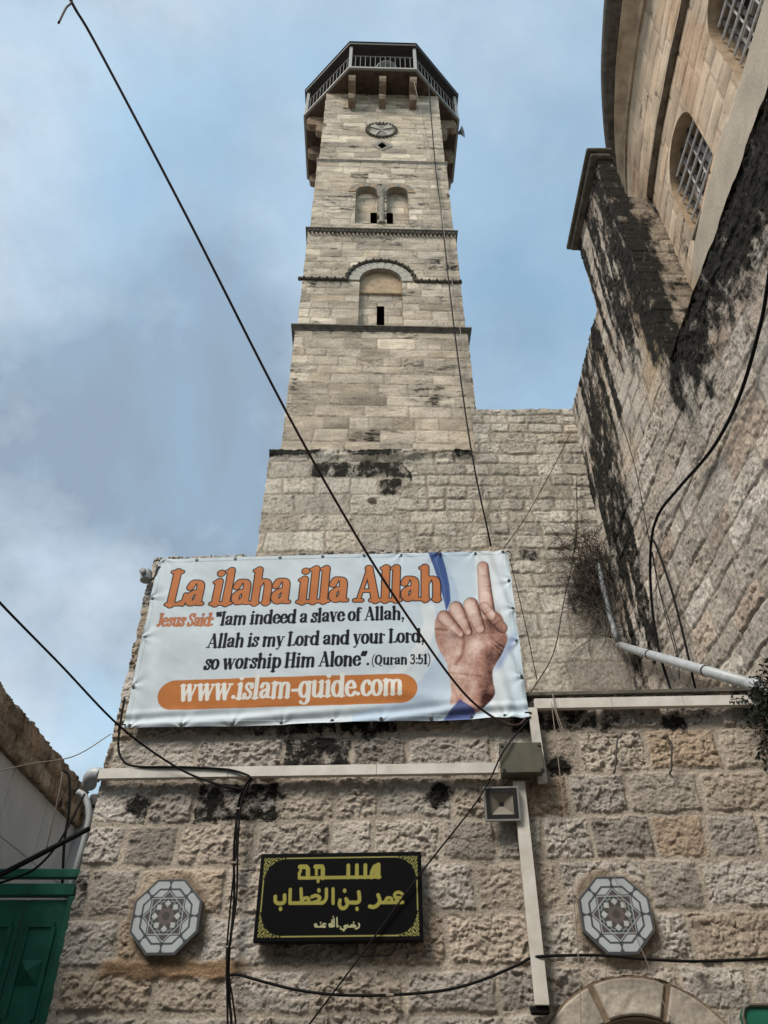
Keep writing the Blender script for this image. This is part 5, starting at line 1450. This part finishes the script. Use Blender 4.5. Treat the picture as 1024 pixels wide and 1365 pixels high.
# border lines and filigree corners
m = np.zeros_like(X)
e0 = 0.030
for a, b in (((0.20, SGH - e0), (SGW - 0.18, SGH - e0)), ((0.20, e0), (SGW - 0.18, e0)), ((e0, 0.20), (e0, SGH - 0.19)), ((SGW - e0, 0.20), (SGW - e0, SGH - 0.19))):
    pen.stroke(m, [(*a, 0.0048), (*b, 0.0048)], None)
ax = np.minimum(X, SGW - X); ay = np.minimum(Y, SGH - Y)
reg = ((ax > 0.024) & (ay > 0.024) & (ax < 0.185) & (ay < 0.185)) * sstep(0.150, 0.156, np.hypot(np.maximum(0.19 - ax, 0), np.maximum(0.19 - ay, 0)))
pat = np.abs(np.sin(ax * 105 + 2.6 * np.sin(ay * 80)) * np.cos(ay * 105 + 2.6 * np.sin(ax * 80)))
m = np.maximum(m, reg * sstep(0.26, 0.42, pat))
over(pic, m, np.array((0.27, 0.26, 0.09)))
P = FRONT.p0 + (X - 0.96)[..., None] * FRONT.U + 0.125 * FRONT.N; P[..., 2] = 2.768 + Y
V, F = grid(P)
npobj('sign_face', [(V, F, np.concatenate([pic, np.ones((n_v, n_u, 1))], -1).reshape(-1, 4))], MT['sign'], sg)
bm = bmesh.new(); fbox(bm, -0.968, 0.298, -0.1235, -0.045, 2.76, 3.386, 0.006); obj('sign_board', bm, MT['lead'], sg)

# ------------------------------------------------------------------ octagonal inlaid plaques
def plaque_pic(x, y):
    """x, y with apothem 1"""
    r8 = lambda k0: np.maximum.reduce([x * math.cos(R(45 * k + k0)) + y * math.sin(R(45 * k + k0)) for k in range(8)])
    o = r8(0)
    c = np.ones(x.shape + (3,)) * np.array((0.055, 0.06, 0.07))
    aa = 0.012
    def put(m, col): over(c, np.clip(m, 0, 1), col)
    white = np.array((0.39, 0.42, 0.435))
    th = np.arctan2(y, x); k = np.round(th / (math.pi / 4)); lt = th - k * math.pi / 4; rad = np.hypot(x, y)
    perp = np.abs(np.sin(lt) * rad); along = np.cos(lt) * rad
    gap = np.maximum(0.018, 0.075 - np.abs(along - 0.835) * 0.0 - 0.10 + 0.11 * 0)    # slim joints between the ring tiles
    pinch = 0.022 + 0.05 * np.clip(np.abs(along - 0.835) / 0.10, 0, 1) ** 2 * 0.9
    vein = 0.86 + 0.28 * fbm(x * 3 + 5, y * 3, 601, 4)
    put(sstep(0.935 + aa, 0.935 - aa, o) * sstep(0.745 - aa, 0.745 + aa, o) * sstep(pinch - aa, pinch + aa, perp), white)
    put(sstep(0.69 + aa, 0.69 - aa, o), white * 0.97)
    rot = lambda a: (x * math.cos(a) + y * math.sin(a), -x * math.sin(a) + y * math.cos(a))
    xr, yr = rot(math.pi / 4)
    q1 = np.maximum(np.abs(x), np.abs(y)); q2 = np.maximum(np.abs(xr), np.abs(yr))
    star = np.minimum(q1, q2)
    put(sstep(0.515 + aa, 0.515 - aa, star), np.array((0.025, 0.025, 0.027)))
    put(sstep(0.455 + aa, 0.455 - aa, star), np.array((0.080, 0.070, 0.074)))
    both = np.maximum(q1, q2)
    put(sstep(0.455 + aa, 0.455 - aa, both), np.array((0.028, 0.040, 0.036)))
    # interlaced bands: pale lines of the two squares, drawn double
    for qa, qb in ((q1, q2), (q2, q1)):
        put(sstep(0.020, 0.008, np.abs(qa - 0.475)) * (star < 0.49), white * 0.85)
        put(sstep(0.017, 0.006, np.abs(qa - 0.385)) * (qb < 0.475), white * 0.60)
    put(sstep(0.42, 0.40, np.minimum(rad, both)) * (both < 0.37), np.array((0.062, 0.060, 0.060)))
    # eight-pointed centre
    a8 = np.abs(lt)
    put(sstep(0.30, 0.27, rad * (1.0 + 0.9 * np.minimum(a8, 0.39))), np.array((0.115, 0.095, 0.088)))
    put(sstep(0.12, 0.10, rad), np.array((0.06, 0.055, 0.05)))
    for kk in range(8):
        t = R(45 * kk); cx_, cy_ = 0.335 * math.cos(t), 0.335 * math.sin(t)
        d = np.abs((x - cx_) * math.cos(t) + (y - cy_) * math.sin(t)) + np.abs(-(x - cx_) * math.sin(t) + (y - cy_) * math.cos(t))
        put(sstep(0.105, 0.085, d), np.array((0.42, 0.44, 0.43)))
    return c * vein[..., None]
def octagon(Ra): return [(Ra / math.cos(R(22.5)) * math.cos(R(22.5 + 45 * k)), Ra / math.cos(R(22.5)) * math.sin(R(22.5 + 45 * k))) for k in range(8)]
AP = 0.262
class Local: pass
pq = thing('inlaid_plaque', 'octagonal grey and white inlaid star plaque set in brown mortar left of the black sign', 'wall plaque', FRONT.at(-1.665, 2.955, 0.08), 'octagonal inlaid plaques on the mosque front')
LP = Plane(FRONT.at(-1.665, 0, 0), FRONT.U)
ua = np.linspace(-AP, AP, 230)
x, y = np.meshgrid(ua, ua)
o = np.maximum.reduce([x * math.cos(R(45 * k)) + y * math.sin(R(45 * k)) for k in range(8)])
keep = (o[:-1, :-1] < AP * 0.985) & (o[1:, 1:] < AP * 0.985) & (o[1:, :-1] < AP * 0.985) & (o[:-1, 1:] < AP * 0.985)
P = LP.p0 + x[..., None] * LP.U + 0.0865 * LP.N; P[..., 2] = 2.955 + y
V, F = grid(P, keep)
npobj('inlay', [(V, F, np.concatenate([plaque_pic(x / AP, y / AP), np.ones(x.shape + (1,))], -1).reshape(-1, 4))], MT['tile'], pq)
bm = bmesh.new(); prism(bm, octagon(AP), 0.015, 0.085, frame(LP.U, (0, 0, 1), LP.N, LP.at(0, 2.955))); obj('slab', bm, MT['cap'], pq)
pq2 = pq.copy(); scene.collection.objects.link(pq2)
pq2['label'] = 'octagonal grey and white inlaid star plaque above the arched doorway, right of the white trunking'
pq2.location = Vector(FRONT.at(1.737, 2.93, 0.08))
for chd in list(pq.children):
    c2 = chd.copy(); scene.collection.objects.link(c2); c2.parent = pq2

# ------------------------------------------------------------------ unseen building added behind the camera to shade the foot of the wall
oh = thing('added_house', 'unseen plain plastered building with small shuttered windows, added across the lane to shade the mosque front', 'added_house', (0, -5.0, 0))
bm = bmesh.new(); box(bm, (-0.5, -5.2, 3.9), (15, 6.0, 7.8)); obj('wall', bm, MT['plaster'], oh)
bm = bmesh.new(); box(bm, (-0.5, -5.2, 7.92), (15.3, 6.3, 0.22), None, 0.03); obj('roof', bm, MT['reveal'], oh)
for x in (-4.5, -1.5, 1.5, 4.5):
    for z in (3.0, 5.8):
        bm = bmesh.new(); box(bm, (x, -2.19, z), (0.9, 0.06, 1.4), None, 0.01); w_ = obj('window', bm, MT['green'], oh)
        bm = bmesh.new(); box(bm, (x, -2.14, z - 0.76), (1.1, 0.2, 0.1)); obj('sill', bm, MT['reveal'], w_)

# ------------------------------------------------------------------ trunking, boxes, lamp
def trunk(label, a, b, w=0.085, d=0.05, off=0.06, along='h', joints=()):
    """rectangular PVC trunking between two wall points (s, z)"""
    t = thing('cable_trunking', label, 'cable trunking', FRONT.at((a[0] + b[0]) / 2, (a[1] + b[1]) / 2, off), 'white cable trunkings on the mosque front')
    A, B = FRONT.at(*a, off), FRONT.at(*b, off); dv = B - A; ln = np.linalg.norm(dv); dv /= ln
    y = FRONT.N; z = np.cross(dv, y)
    M = frame(dv, y, z, A)
    bm = bmesh.new(); box(bm, (ln / 2, d / 2, 0), (ln, d, w), M, 0.003); obj('channel', bm, MT['pvc'], t)
    bm = bmesh.new()
    js = [0] + list(joints) + [1]
    for k in range(len(js) - 1):
        x0, x1 = js[k] * ln + 0.002, js[k + 1] * ln - 0.002
        box(bm, ((x0 + x1) / 2, d + 0.004, 0), (x1 - x0, 0.0065, w * 1.03), M, 0.0015)
    obj('lid', bm, MT['pvc'], t)
    return t
trunk('long horizontal white trunking under the banner, from the wall corner to the olive box', FRONT.uv(134, 1034, .06), FRONT.uv(664, 1026, .06), joints=(0.33, 0.7))
trunk('horizontal white trunking along the ledge at the right end of the mosque front', FRONT.uv(712, 941, .06), FRONT.uv(999, 936, .06), w=0.09, joints=(0.36, 0.69))
trunk('short upright white trunking between the banner corner and the olive box', FRONT.uv(709, 946, .06), FRONT.uv(723, 1045, .06), w=0.075, joints=(0.55,))
trunk('tall upright white trunking running down from the olive box to the doorway arch', FRONT.uv(691, 1044, .06), FRONT.uv(722, 1341, .06), w=0.095)
jb = thing('junction_box', 'olive metal junction box where the white trunkings meet beneath the banner corner', 'junction box', FRONT.at(1.16, 3.96, 0.06))
bm = bmesh.new(); fbox(bm, 0.985, 1.325, -0.20, -0.05, 3.965, 4.21, 0.012); obj('box_body', bm, MT['boxgreen'], jb)
bm = bmesh.new(); fbox(bm, 0.978, 1.332, -0.222, -0.2015, 3.958, 4.217, 0.006); obj('box_lid', bm, MT['boxgreen'], jb)
for a in (1.0, 1.31):
    for z in (3.985, 4.19):
        bm = bmesh.new(); lathe(bm, [(0.014, 0.222), (0.014, 0.228), (0.010, 0.231)], frame(FRONT.U, (0, 0, 1), FRONT.N, FRONT.at(a, z)), 12); obj('lid_screw', bm, MT['rust'], jb)
fl = thing('floodlight', 'small square floodlight with aluminium rim mounted just below the olive junction box', 'floodlight', FRONT.at(0.965, 3.73, 0.06))
FLM = frame(FRONT.U, (0, 0, 1), FRONT.N, FRONT.at(0.962, 3.735, 0.14)) @ Matrix.Rotation(R(10), 4, 'X')
bm = bmesh.new()
for (c, s) in (((0, 0.124, 0), (0.28, 0.013, 0.07)), ((0, -0.124, 0), (0.28, 0.013, 0.07)), ((0.1335, 0, 0), (0.013, 0.234, 0.07)), ((-0.1335, 0, 0), (0.013, 0.234, 0.07))): box(bm, c, s, FLM)
box(bm, (0, 0, -0.045), (0.25, 0.235, 0.02), FLM, 0.006); obj('housing', bm, MT['alu'], fl)
bm = bmesh.new()
for (c, s) in (((0, 0.1, 0.016), (0.252, 0.034, 0.03)), ((0, -0.1, 0.016), (0.252, 0.034, 0.03)), ((0.109, 0, 0.016), (0.034, 0.165, 0.03)), ((-0.109, 0, 0.016), (0.034, 0.165, 0.03))): box(bm, c, s, FLM)
obj('gasket', bm, MT['lampblack'], fl)
bm = bmesh.new()
q = [bm.verts.new(FLM @ Vector((x, y, 0.02))) for x, y in ((-0.092, -0.083), (0.092, -0.083), (0.092, 0.083), (-0.092, 0.083))]
q2 = [bm.verts.new(FLM @ Vector((x, y, -0.012))) for x, y in ((-0.02, -0.016), (0.02, -0.016), (0.02, 0.016), (-0.02, 0.016))]
for i in range(4): bm.faces.new((q[i], q[(i + 1) % 4], q2[(i + 1) % 4], q2[i]))
obj('reflector', bm, MT['lampglass'], fl)
bm = bmesh.new(); box(bm, (0, 0, -0.013), (0.036, 0.028, 0.006), FLM); obj('led_chip', bm, MT['lampblack'], fl)
bm = bmesh.new(); fbox(bm, 0.92, 1.0, -0.10, -0.02, 3.70, 3.77, 0.004); obj('mounting_bracket', bm, MT['rust'], fl)

# small lamp fixed beside the banner's top left corner
cc = thing('wall_lamp', 'small metal spotlight sticking out into the sky by the top left corner of the banner', 'lamp', FRONT.px(196, 768, 0.1))
p = FRONT.px(195, 767, 0.10)
bm = bmesh.new(); M = frame(FRONT.U, FRONT.N, (0, 0, 1), p)
lathe(bm, [(0.045, -0.07), (0.06, -0.06), (0.06, 0.03), (0.05, 0.06), (0.025, 0.07)], frame((0.94, -0.3, 0.15), (0.3, 0.94, 0), (-0.14, 0.05, 0.98), p), 16); obj('lamp_body', bm, MT['alu'], cc)
bm = bmesh.new(); lathe(bm, [(0.03, 0.0), (0.034, 0.05), (0.02, 0.055)], frame(FRONT.U, (0, 0, 1), FRONT.N, p + np.array([-0.01, 0, 0.0]) + FRONT.N * 0.05), 12); obj('lens', bm, MT['horn'], cc)
bm = bmesh.new(); tube(bm, smooth_path([p + np.array([0.04, 0, -0.05]), p + np.array([0.09, 0, -0.02]), p + np.array([0.10, 0, 0.10]), p + np.array([0.16, 0.03, 0.12])], 4), 0.012, 6); obj('arm', bm, MT['rust'], cc)

# hooks round one stone at the right
for lab, pts in (('black bent iron bar left of the pale stone under the right trunking', ((829, 979), (823, 986), (820, 1027))), ('black bent iron bar right of the pale stone under the right trunking', ((889, 981), (896, 992), (895, 1027)))):
    bm = bmesh.new(); P3 = [FRONT.px(*q, 0.075) for q in pts]; P3 = [P3[0] - FRONT.N * 0.06] + P3 + [P3[-1] - FRONT.N * 0.06]
    tube(bm, P3, 0.008, 6); tag(obj('iron_hook', bm, MT['rust']), lab, 'iron bar', 'iron bars on the mosque front')
bm = bmesh.new(); q = FRONT.px(720, 1347, 0.06); box(bm, tuple(q), (0.13, 0.07, 0.05), None, 0.01)
tag(obj('cable_outlet', bm, MT['cable']), 'black cable outlet at the foot of the tall upright white trunking', 'cable outlet')

# green shutter leaf at the far lower right
gs = thing('metal_shutter', 'dark green metal shutter leaf at the lower right edge beside the doorway arch', 'shutter', FRONT.at(2.62, 1.2, 0.1))
bm = bmesh.new(); prism(bm, [(2.44, 1.1), (3.3, 1.1), (3.3, 2.34), (2.50, 2.34), (2.46, 2.32), (2.44, 2.28)], 0.12, 0.16, frame(FRONT.U, (0, 0, 1), FRONT.N, FRONT.p0)); obj('shutter_panel', bm, MT['green'], gs)
bm = bmesh.new(); tube(bm, [FRONT.at(*a, 0.168) for a in ((2.45, 1.1), (2.45, 2.28), (2.47, 2.325), (2.51, 2.342), (3.3, 2.342))], 0.012, 6); obj('rolled_edge', bm, MT['boxgreen'], gs)

# ------------------------------------------------------------------ pipes
def run(name, mat, label, cat, pts, r, group=None, sub=8, seg=8, noise=0.0, seed=0):
    P3 = smooth_path(pts, sub)
    if noise:
        rg = random.Random(seed); P3 = [p + np.array([rg.gauss(0, noise), rg.gauss(0, noise) * .5, rg.gauss(0, noise)]) for p in P3]
    bm = bmesh.new(); tube(bm, P3, r, seg)
    return tag(obj(name, bm, MT[mat], smooth=True), label, cat, group)
SP = lambda u, v, o=0.08: SIDE.px(u, v, o)
# grey drain pipe on the church wall: down the corner, then along above the ledge
dp = thing('drain_pipe', 'grey drain pipe coming down the wall corner and bending along above the right ledge', 'pipe', SP(824, 858))
bm = bmesh.new(); tube(bm, smooth_path([REAR.px(798, 752, 0.10), REAR.px(809, 803, 0.10), REAR.px(822, 852, 0.12)], 6), 0.042, 12); obj('down_pipe', bm, MT['greypvc'], dp, smooth=True)
e1 = SP(826, 860, 0.12); e2 = SP(1003, 912, 0.16)
bm = bmesh.new(); tube(bm, [e1, e1 + (e2 - e1) * 0.5, e2], 0.058, 14); obj('cross_pipe', bm, MT['greypvc'], dp, smooth=True)
bm = bmesh.new(); d_ = (e2 - e1) / np.linalg.norm(e2 - e1); tube(bm, smooth_path([e2 - d_ * 0.02, e2 + d_ * 0.10, e2 + d_ * 0.16 + np.array([0, 0, -0.10]), e2 + d_ * 0.17 + np.array([0, 0, -0.32])], 5), 0.066, 14); obj('elbow', bm, MT['greypvc'], dp, smooth=True)
for f in (0.32, 0.75):
    bm = bmesh.new(); c = e1 + (e2 - e1) * f; tube(bm, [c - d_ * 0.012, c + d_ * 0.012], 0.066, 14); obj('pipe_clip', bm, MT['rust'], dp)
# left corner: grey elbow and ribbed conduit
lc = thing('corner_pipe', 'grey plastic pipe elbow capping the left end of the long trunking', 'pipe', FRONT.px(126, 1035, 0.05))
bm = bmesh.new(); tube(bm, smooth_path([FRONT.px(133, 1033, 0.06), FRONT.px(126, 1032, 0.06), FRONT.px(121, 1036, 0.04), FRONT.px(119, 1046, -0.05)], 5), 0.062, 14); obj('elbow', bm, MT['greypvc'], lc, smooth=True)
GP = Plane((0, 6.95, 0), (1, 0, 0))
bm = bmesh.new(); pp = smooth_path([GP.px(104, 1055), GP.px(114, 1063), GP.px(119, 1085), GP.px(115, 1110), GP.px(104, 1150), GP.px(92, 1190), GP.px(80, 1260), GP.px(76, 1330)], 10)
tube(bm, pp, 0.028, 10)
tag(obj('flexible_conduit', bm, MT['greypvc'], smooth=True), 'pale grey flexible conduit curving down the left corner of the mosque behind the green gate', 'conduit')

# ------------------------------------------------------------------ cables and wires
def at_y(u, v, y):
    D = ray(u, v); return CAM + D * (y / D[1])
CG = 'cables strung about the mosque front'
run('overhead_cable', 'redcable', 'long dark cable slanting down across the sky and minaret to the banner\'s lower right corner', 'cable',
    [at_y(60, -70, 1.75), at_y(97, 5, 2.0), at_y(130, 62, 2.25), at_y(250, 290, 3.1), at_y(380, 545, 4.2), at_y(480, 722, 5.0), at_y(560, 845, 5.6), at_y(620, 925, 6.0), at_y(665, 960, 6.25), at_y(690, 966, 6.3), at_y(703, 955, 6.34)], 0.0105, CG)
run('overhead_cable', 'redcable', 'short dark cable end knotted over the long cable at the top left', 'cable', [at_y(78, 30, 1.95), at_y(88, 10, 1.97), at_y(95, 2, 1.99), at_y(99, -20, 1.99)], 0.008, CG)
run('overhead_cable', 'cable', 'black cable dropping from the left edge of the picture to the long white trunking', 'cable',
    [at_y(-60, 735, 4.0), at_y(0, 803, 4.6), at_y(80, 885, 5.5), at_y(160, 968, 6.2), at_y(235, 1022, 6.42), at_y(290, 1045, 6.40), at_y(325, 1052, 6.38)], 0.009, CG)
run('wall_cable', 'cable', 'black cable lying along the top of the long white trunking', 'cable', [FRONT.px(166, 930, 0.09), FRONT.px(158, 985, 0.1), FRONT.px(162, 1010, 0.1), FRONT.px(180, 1021, 0.12), FRONT.px(240, 1022, 0.13), FRONT.px(300, 1025, 0.13), FRONT.px(328, 1032, 0.14), FRONT.px(335, 1038, 0.14)], 0.010, CG)
run('wall_cable', 'cable', 'thick black cable rising from the left edge to the mosque corner above the gate', 'cable', [at_y(-40, 1186, 6.2), at_y(0, 1166, 6.35), at_y(60, 1135, 6.5), at_y(119, 1104, 6.66)], 0.021, CG)
run('wall_cable', 'cable', 'thin black cable hanging slack across the top of the green gate', 'cable', [at_y(-20, 1182, 6.6), at_y(20, 1170, 6.6), at_y(50, 1155, 6.6), at_y(80, 1120, 6.65), at_y(113, 1058, 6.8)], 0.010, CG)
run('wall_cable', 'cable', 'black cable hanging straight down the grey clad wall behind the gate', 'cable', [at_y(84, 1026, 7.0), at_y(92, 1036, 7.0), at_y(92, 1080, 7.0), at_y(86, 1120, 7.0), at_y(83, 1180, 7.0)], 0.012, CG)
run('wall_cable', 'cord', 'thin pale cord hanging down the grey clad wall behind the gate', 'cable', [at_y(84, 1027, 7.02), at_y(78, 1060, 7.02), at_y(68, 1105, 7.02), at_y(62, 1130, 7.02)], 0.006, CG)
run('overhead_cable', 'cord', 'very thin pale wire sagging from the left edge across the sky to the wall corner', 'cable', [at_y(-10, 1029, 5.0), at_y(40, 1018, 5.4), at_y(100, 1007, 6.0), at_y(148, 978, 6.5)], 0.0045, CG)
# bundle dropping left of the sign
bpts = [(335, 1038), (325, 1050), (318, 1075), (312, 1130), (312, 1200), (305, 1280), (306, 1330), (308, 1400)]
run('wall_cable', 'cable', 'thickest black cable of the bundle dropping down the wall left of the mosque sign', 'cable', [FRONT.px(u, v, 0.10) for u, v in bpts] + [FRONT.at(-1.02, 1.2, 0.1), FRONT.at(-1.0, 0.05, 0.1)], 0.010, CG)
run('wall_cable', 'cable', 'thinner black cable twisted beside the bundle left of the mosque sign', 'cable', [FRONT.px(u + d, v, 0.115) for (u, v), d in zip(bpts, (2, 4, 3, 5, 3, -2, -3, -6))] + [FRONT.at(-1.04, 1.2, 0.11), FRONT.at(-1.03, 0.05, 0.11)], 0.008, CG)
run('wall_cable', 'cable', 'looping black cable bulging out of the bundle left of the mosque sign', 'cable', [FRONT.px(u + d, v, 0.108) for (u, v), d in zip(bpts, (-2, 0, -1, 3, -4, -3, 4, 6))] + [FRONT.at(-0.99, 1.2, 0.1), FRONT.at(-0.97, 0.05, 0.1)], 0.007, CG)
run('wall_cable', 'cable', 'black cable sagging below the sign and on across the wall under the right plaque', 'cable', [FRONT.px(u, v, 0.095) for u, v in ((304, 1300), (318, 1299), (350, 1308), (400, 1320), (455, 1326), (520, 1326), (590, 1320), (640, 1307), (690, 1286), (707, 1277))] + [FRONT.px(u, v, 0.13) for u, v in ((730, 1274), (800, 1273), (860, 1278), (930, 1281), (1040, 1277))], 0.010, CG)
run('wall_cable', 'cable', 'thin black wire slanting from the banner corner past the sign to the bottom edge', 'cable', [FRONT.px(708, 955, 0.2), FRONT.px(672, 1000, 0.25), FRONT.px(640, 1062, 0.2), FRONT.px(560, 1165, 0.16), FRONT.px(480, 1275, 0.14), FRONT.px(405, 1375, 0.12)], 0.0065, CG, 4)
run('wall_cable', 'cable', 'short black wire loop sticking out under the mosque sign', 'cable', [FRONT.px(u, v, 0.10) for u, v in ((466, 1258), (480, 1273), (500, 1274), (520, 1271), (530, 1258))], 0.005, CG)
run('wall_cable', 'cable', 'short black lead between the junction box and the floodlight', 'cable', [FRONT.px(676, 1044, 0.12), FRONT.px(668, 1050, 0.13), FRONT.px(656, 1060, 0.1)], 0.007, CG)
for lab, pts, r, mt in (('pale cord hanging from the right trunking past the left side of the right plaque', ((735, 935), (740, 975), (752, 1080), (765, 1200), (772, 1290), (775, 1375)), 0.0038, 'cord'),
                        ('second pale cord crossing the right plaque on its way down', ((737, 938), (752, 985), (790, 1090), (818, 1165), (845, 1240), (870, 1300), (900, 1375)), 0.003, 'cord'),
                        ('short frayed cord hanging off the left end of the right trunking', ((737, 925), (741, 945), (748, 965), (752, 976)), 0.005, 'cord')):
    run('hanging_cord', mt, lab, 'cord', [FRONT.px(u, v, 0.14) for u, v in pts], r, 'cords hanging from the ledge')
for lab, (u, v) in (('small pale cable clip on the bundle just under the long trunking', (318, 1078)), ('small pale cable clip on the bundle level with the top of the sign', (312, 1150)), ('small pale cable clip on the bundle level with the foot of the sign', (306, 1262)), ('small pale cable clip on the sagging cable left of the tall trunking', (520, 1326)), ('small pale cable clip on the cable right of the right plaque', (925, 1281))):
    q = FRONT.px(u, v, 0.10); bm = bmesh.new(); M = frame(FRONT.U, -FRONT.N, (0, 0, 1), q)
    box(bm, (0, 0.01, 0), (0.055, 0.05, 0.018), M, 0.004); lathe(bm, [(0.007, -0.018), (0.007, -0.014), (0.004, -0.013)], frame(FRONT.U, (0, 0, 1), FRONT.N, q + FRONT.U * 0.035 - FRONT.N * 0.02), 8)
    tag(obj('cable_clip', bm, MT['cord']), lab, 'cable clip', 'clips holding the wall cables')
# wires on the minaret
run('minaret_cable', 'cable', 'black cable running the full height of the minaret from the balcony to the banner', 'cable', [tface(2.44, 0).px(571, 107, 0.02), tface(1.75, 0).px(580, 214, 0.13), tface(1.8, 0).px(591, 308, 0.14), tface(1.83, 0).px(606, 441, 0.16), REAR.px(628, 598, 0.2), REAR.px(655, 729, 0.15)], 0.015, CG, 4)
run('minaret_cable', 'cord', 'thin pale cord running down the minaret from a balcony bracket', 'cable', [tface(2.44, 0).px(552, 108, 0.02), tface(1.75, 0).px(576, 214, 0.13), tface(1.8, 0).px(592, 308, 0.15), tface(1.83, 0).px(614, 441, 0.17), REAR.px(634, 545, 0.25)], 0.008, CG, 4)
run('wall_wire', 'cable', 'thin wire slanting up the rear wall from the banner to the church corner', 'cable', [REAR.px(672, 730, 0.1), REAR.px(700, 690, 0.14), REAR.px(735, 628, 0.14), REAR.px(760, 578, 0.1)], 0.007, CG)
run('wall_wire', 'cable', 'thin wire hanging beside the right edge of the banner', 'cable', [REAR.px(680, 745, 0.12), REAR.px(700, 830, 0.15), REAR.px(716, 905, 0.15)], 0.007, CG)
run('wall_wire', 'cable', 'thin wire sagging from the dry bush down to the ledge', 'cable', [REAR.px(769, 640, 0.12), REAR.px(768, 720, 0.14), REAR.px(752, 800, 0.2), REAR.px(738, 870, 0.2), REAR.px(708, 922, 0.3)], 0.007, CG)
run('wall_wire', 'cable', 'long thin wire hanging down the church wall by the corner', 'cable', [SP(822, 545), SP(845, 615), SP(862, 700), SP(880, 790), SP(905, 885)], 0.006, CG)
run('church_cable', 'cable', 'thick black cable swinging down the church wall from the right edge to the ledge', 'cable', [SP(1040, 250), SP(1024, 375), SP(1012, 440), SP(985, 530), SP(950, 597), SP(905, 650), SP(878, 685), SP(868, 725), SP(868, 790), SP(877, 860), SP(897, 928)], 0.019, CG)
run('church_cable', 'cable', 'thinner black cable leaving the thick one and dropping to the ledge', 'cable', [SP(870, 718), SP(876, 730), SP(895, 785), SP(912, 850), SP(929, 926)], 0.015, CG)
run('church_cable', 'cable', 'slack thin wire between the two black cables on the church wall', 'cable', [SP(870, 735), SP(878, 780), SP(893, 830), SP(903, 870), SP(906, 905)], 0.006, CG)

# ------------------------------------------------------------------ plants
rg = random.Random(9)
bm = bmesh.new()
base = REAR.px(795, 768, 0.05)
for i in range(190):
    p = np.array(base) + np.array([rg.gauss(0.0, 0.16), 0, rg.gauss(-0.1, 0.5)])
    d = np.array([rg.gauss(-0.45, 0.5), -abs(rg.gauss(0.35, 0.25)), rg.gauss(-0.1, 0.7)]); d /= np.linalg.norm(d)
    pts = [p]
    for k in range(6):
        d = d + np.array([rg.gauss(0, 0.28), rg.gauss(0, 0.2), rg.gauss(-0.10, 0.28)]); d /= np.linalg.norm(d)
        pts.append(pts[-1] + d * rg.uniform(0.08, 0.17))
        if k > 1 and rg.random() < 0.6:
            e = d + np.array([rg.gauss(0, 0.6), rg.gauss(0, 0.4), rg.gauss(0, 0.6)]); e /= np.linalg.norm(e)
            tube(bm, [pts[-1], pts[-1] + e * 0.12, pts[-1] + e * 0.22 + np.array([0, 0, -0.03])], 0.0035, 3, False)
    tube(bm, pts, 0.0065, 4, False, 0.35)
tag(obj('dry_bush', bm, MT['twig'], origin=tuple(base)), 'dry leafless bush of brown twigs growing in the wall corner right of the banner', 'bush')
bush = thing('green_bush', 'dark green bush hanging over the ledge below the pipe elbow at the right edge', 'bush', FRONT.at(3.42, 4.6, 0.1))
bm = bmesh.new(); bs = bmesh.new()
c0 = FRONT.at(3.45, 4.72, 0.05)
for i in range(330):
    d = np.array([rg.gauss(-0.1, 0.7), -abs(rg.gauss(0.5, 0.4)), rg.gauss(-0.5, 0.7)]); d /= np.linalg.norm(d)
    p = c0 + np.array([rg.gauss(0.06, 0.10), rg.gauss(-0.04, 0.06), rg.gauss(-0.22, 0.20)])
    pts = [p]
    for k in range(5):
        d = d + np.array([rg.gauss(0, 0.2), rg.gauss(0, 0.1), rg.gauss(-0.28, 0.15)]); d /= np.linalg.norm(d)
        pts.append(pts[-1] + d * rg.uniform(0.04, 0.10))
        for q in range(5):
            a = np.array([rg.gauss(0, 1), rg.gauss(0, 1), rg.gauss(-0.3, 1)]); a /= np.linalg.norm(a)
            b = np.cross(a, d + 0.01); b /= np.linalg.norm(b) + 1e-6
            o = pts[-1] + a * 0.01; l = rg.uniform(0.03, 0.06); w = l * 0.24
            vs = [bm.verts.new(o), bm.verts.new(o + a * l * 0.5 + b * w), bm.verts.new(o + a * l), bm.verts.new(o + a * l * 0.5 - b * w)]
            bm.faces.new(vs)
    tube(bs, pts, 0.004, 3, False)
obj('foliage', bm, MT['leaf'], bush); obj('stems', bs, MT['twig'], bush)
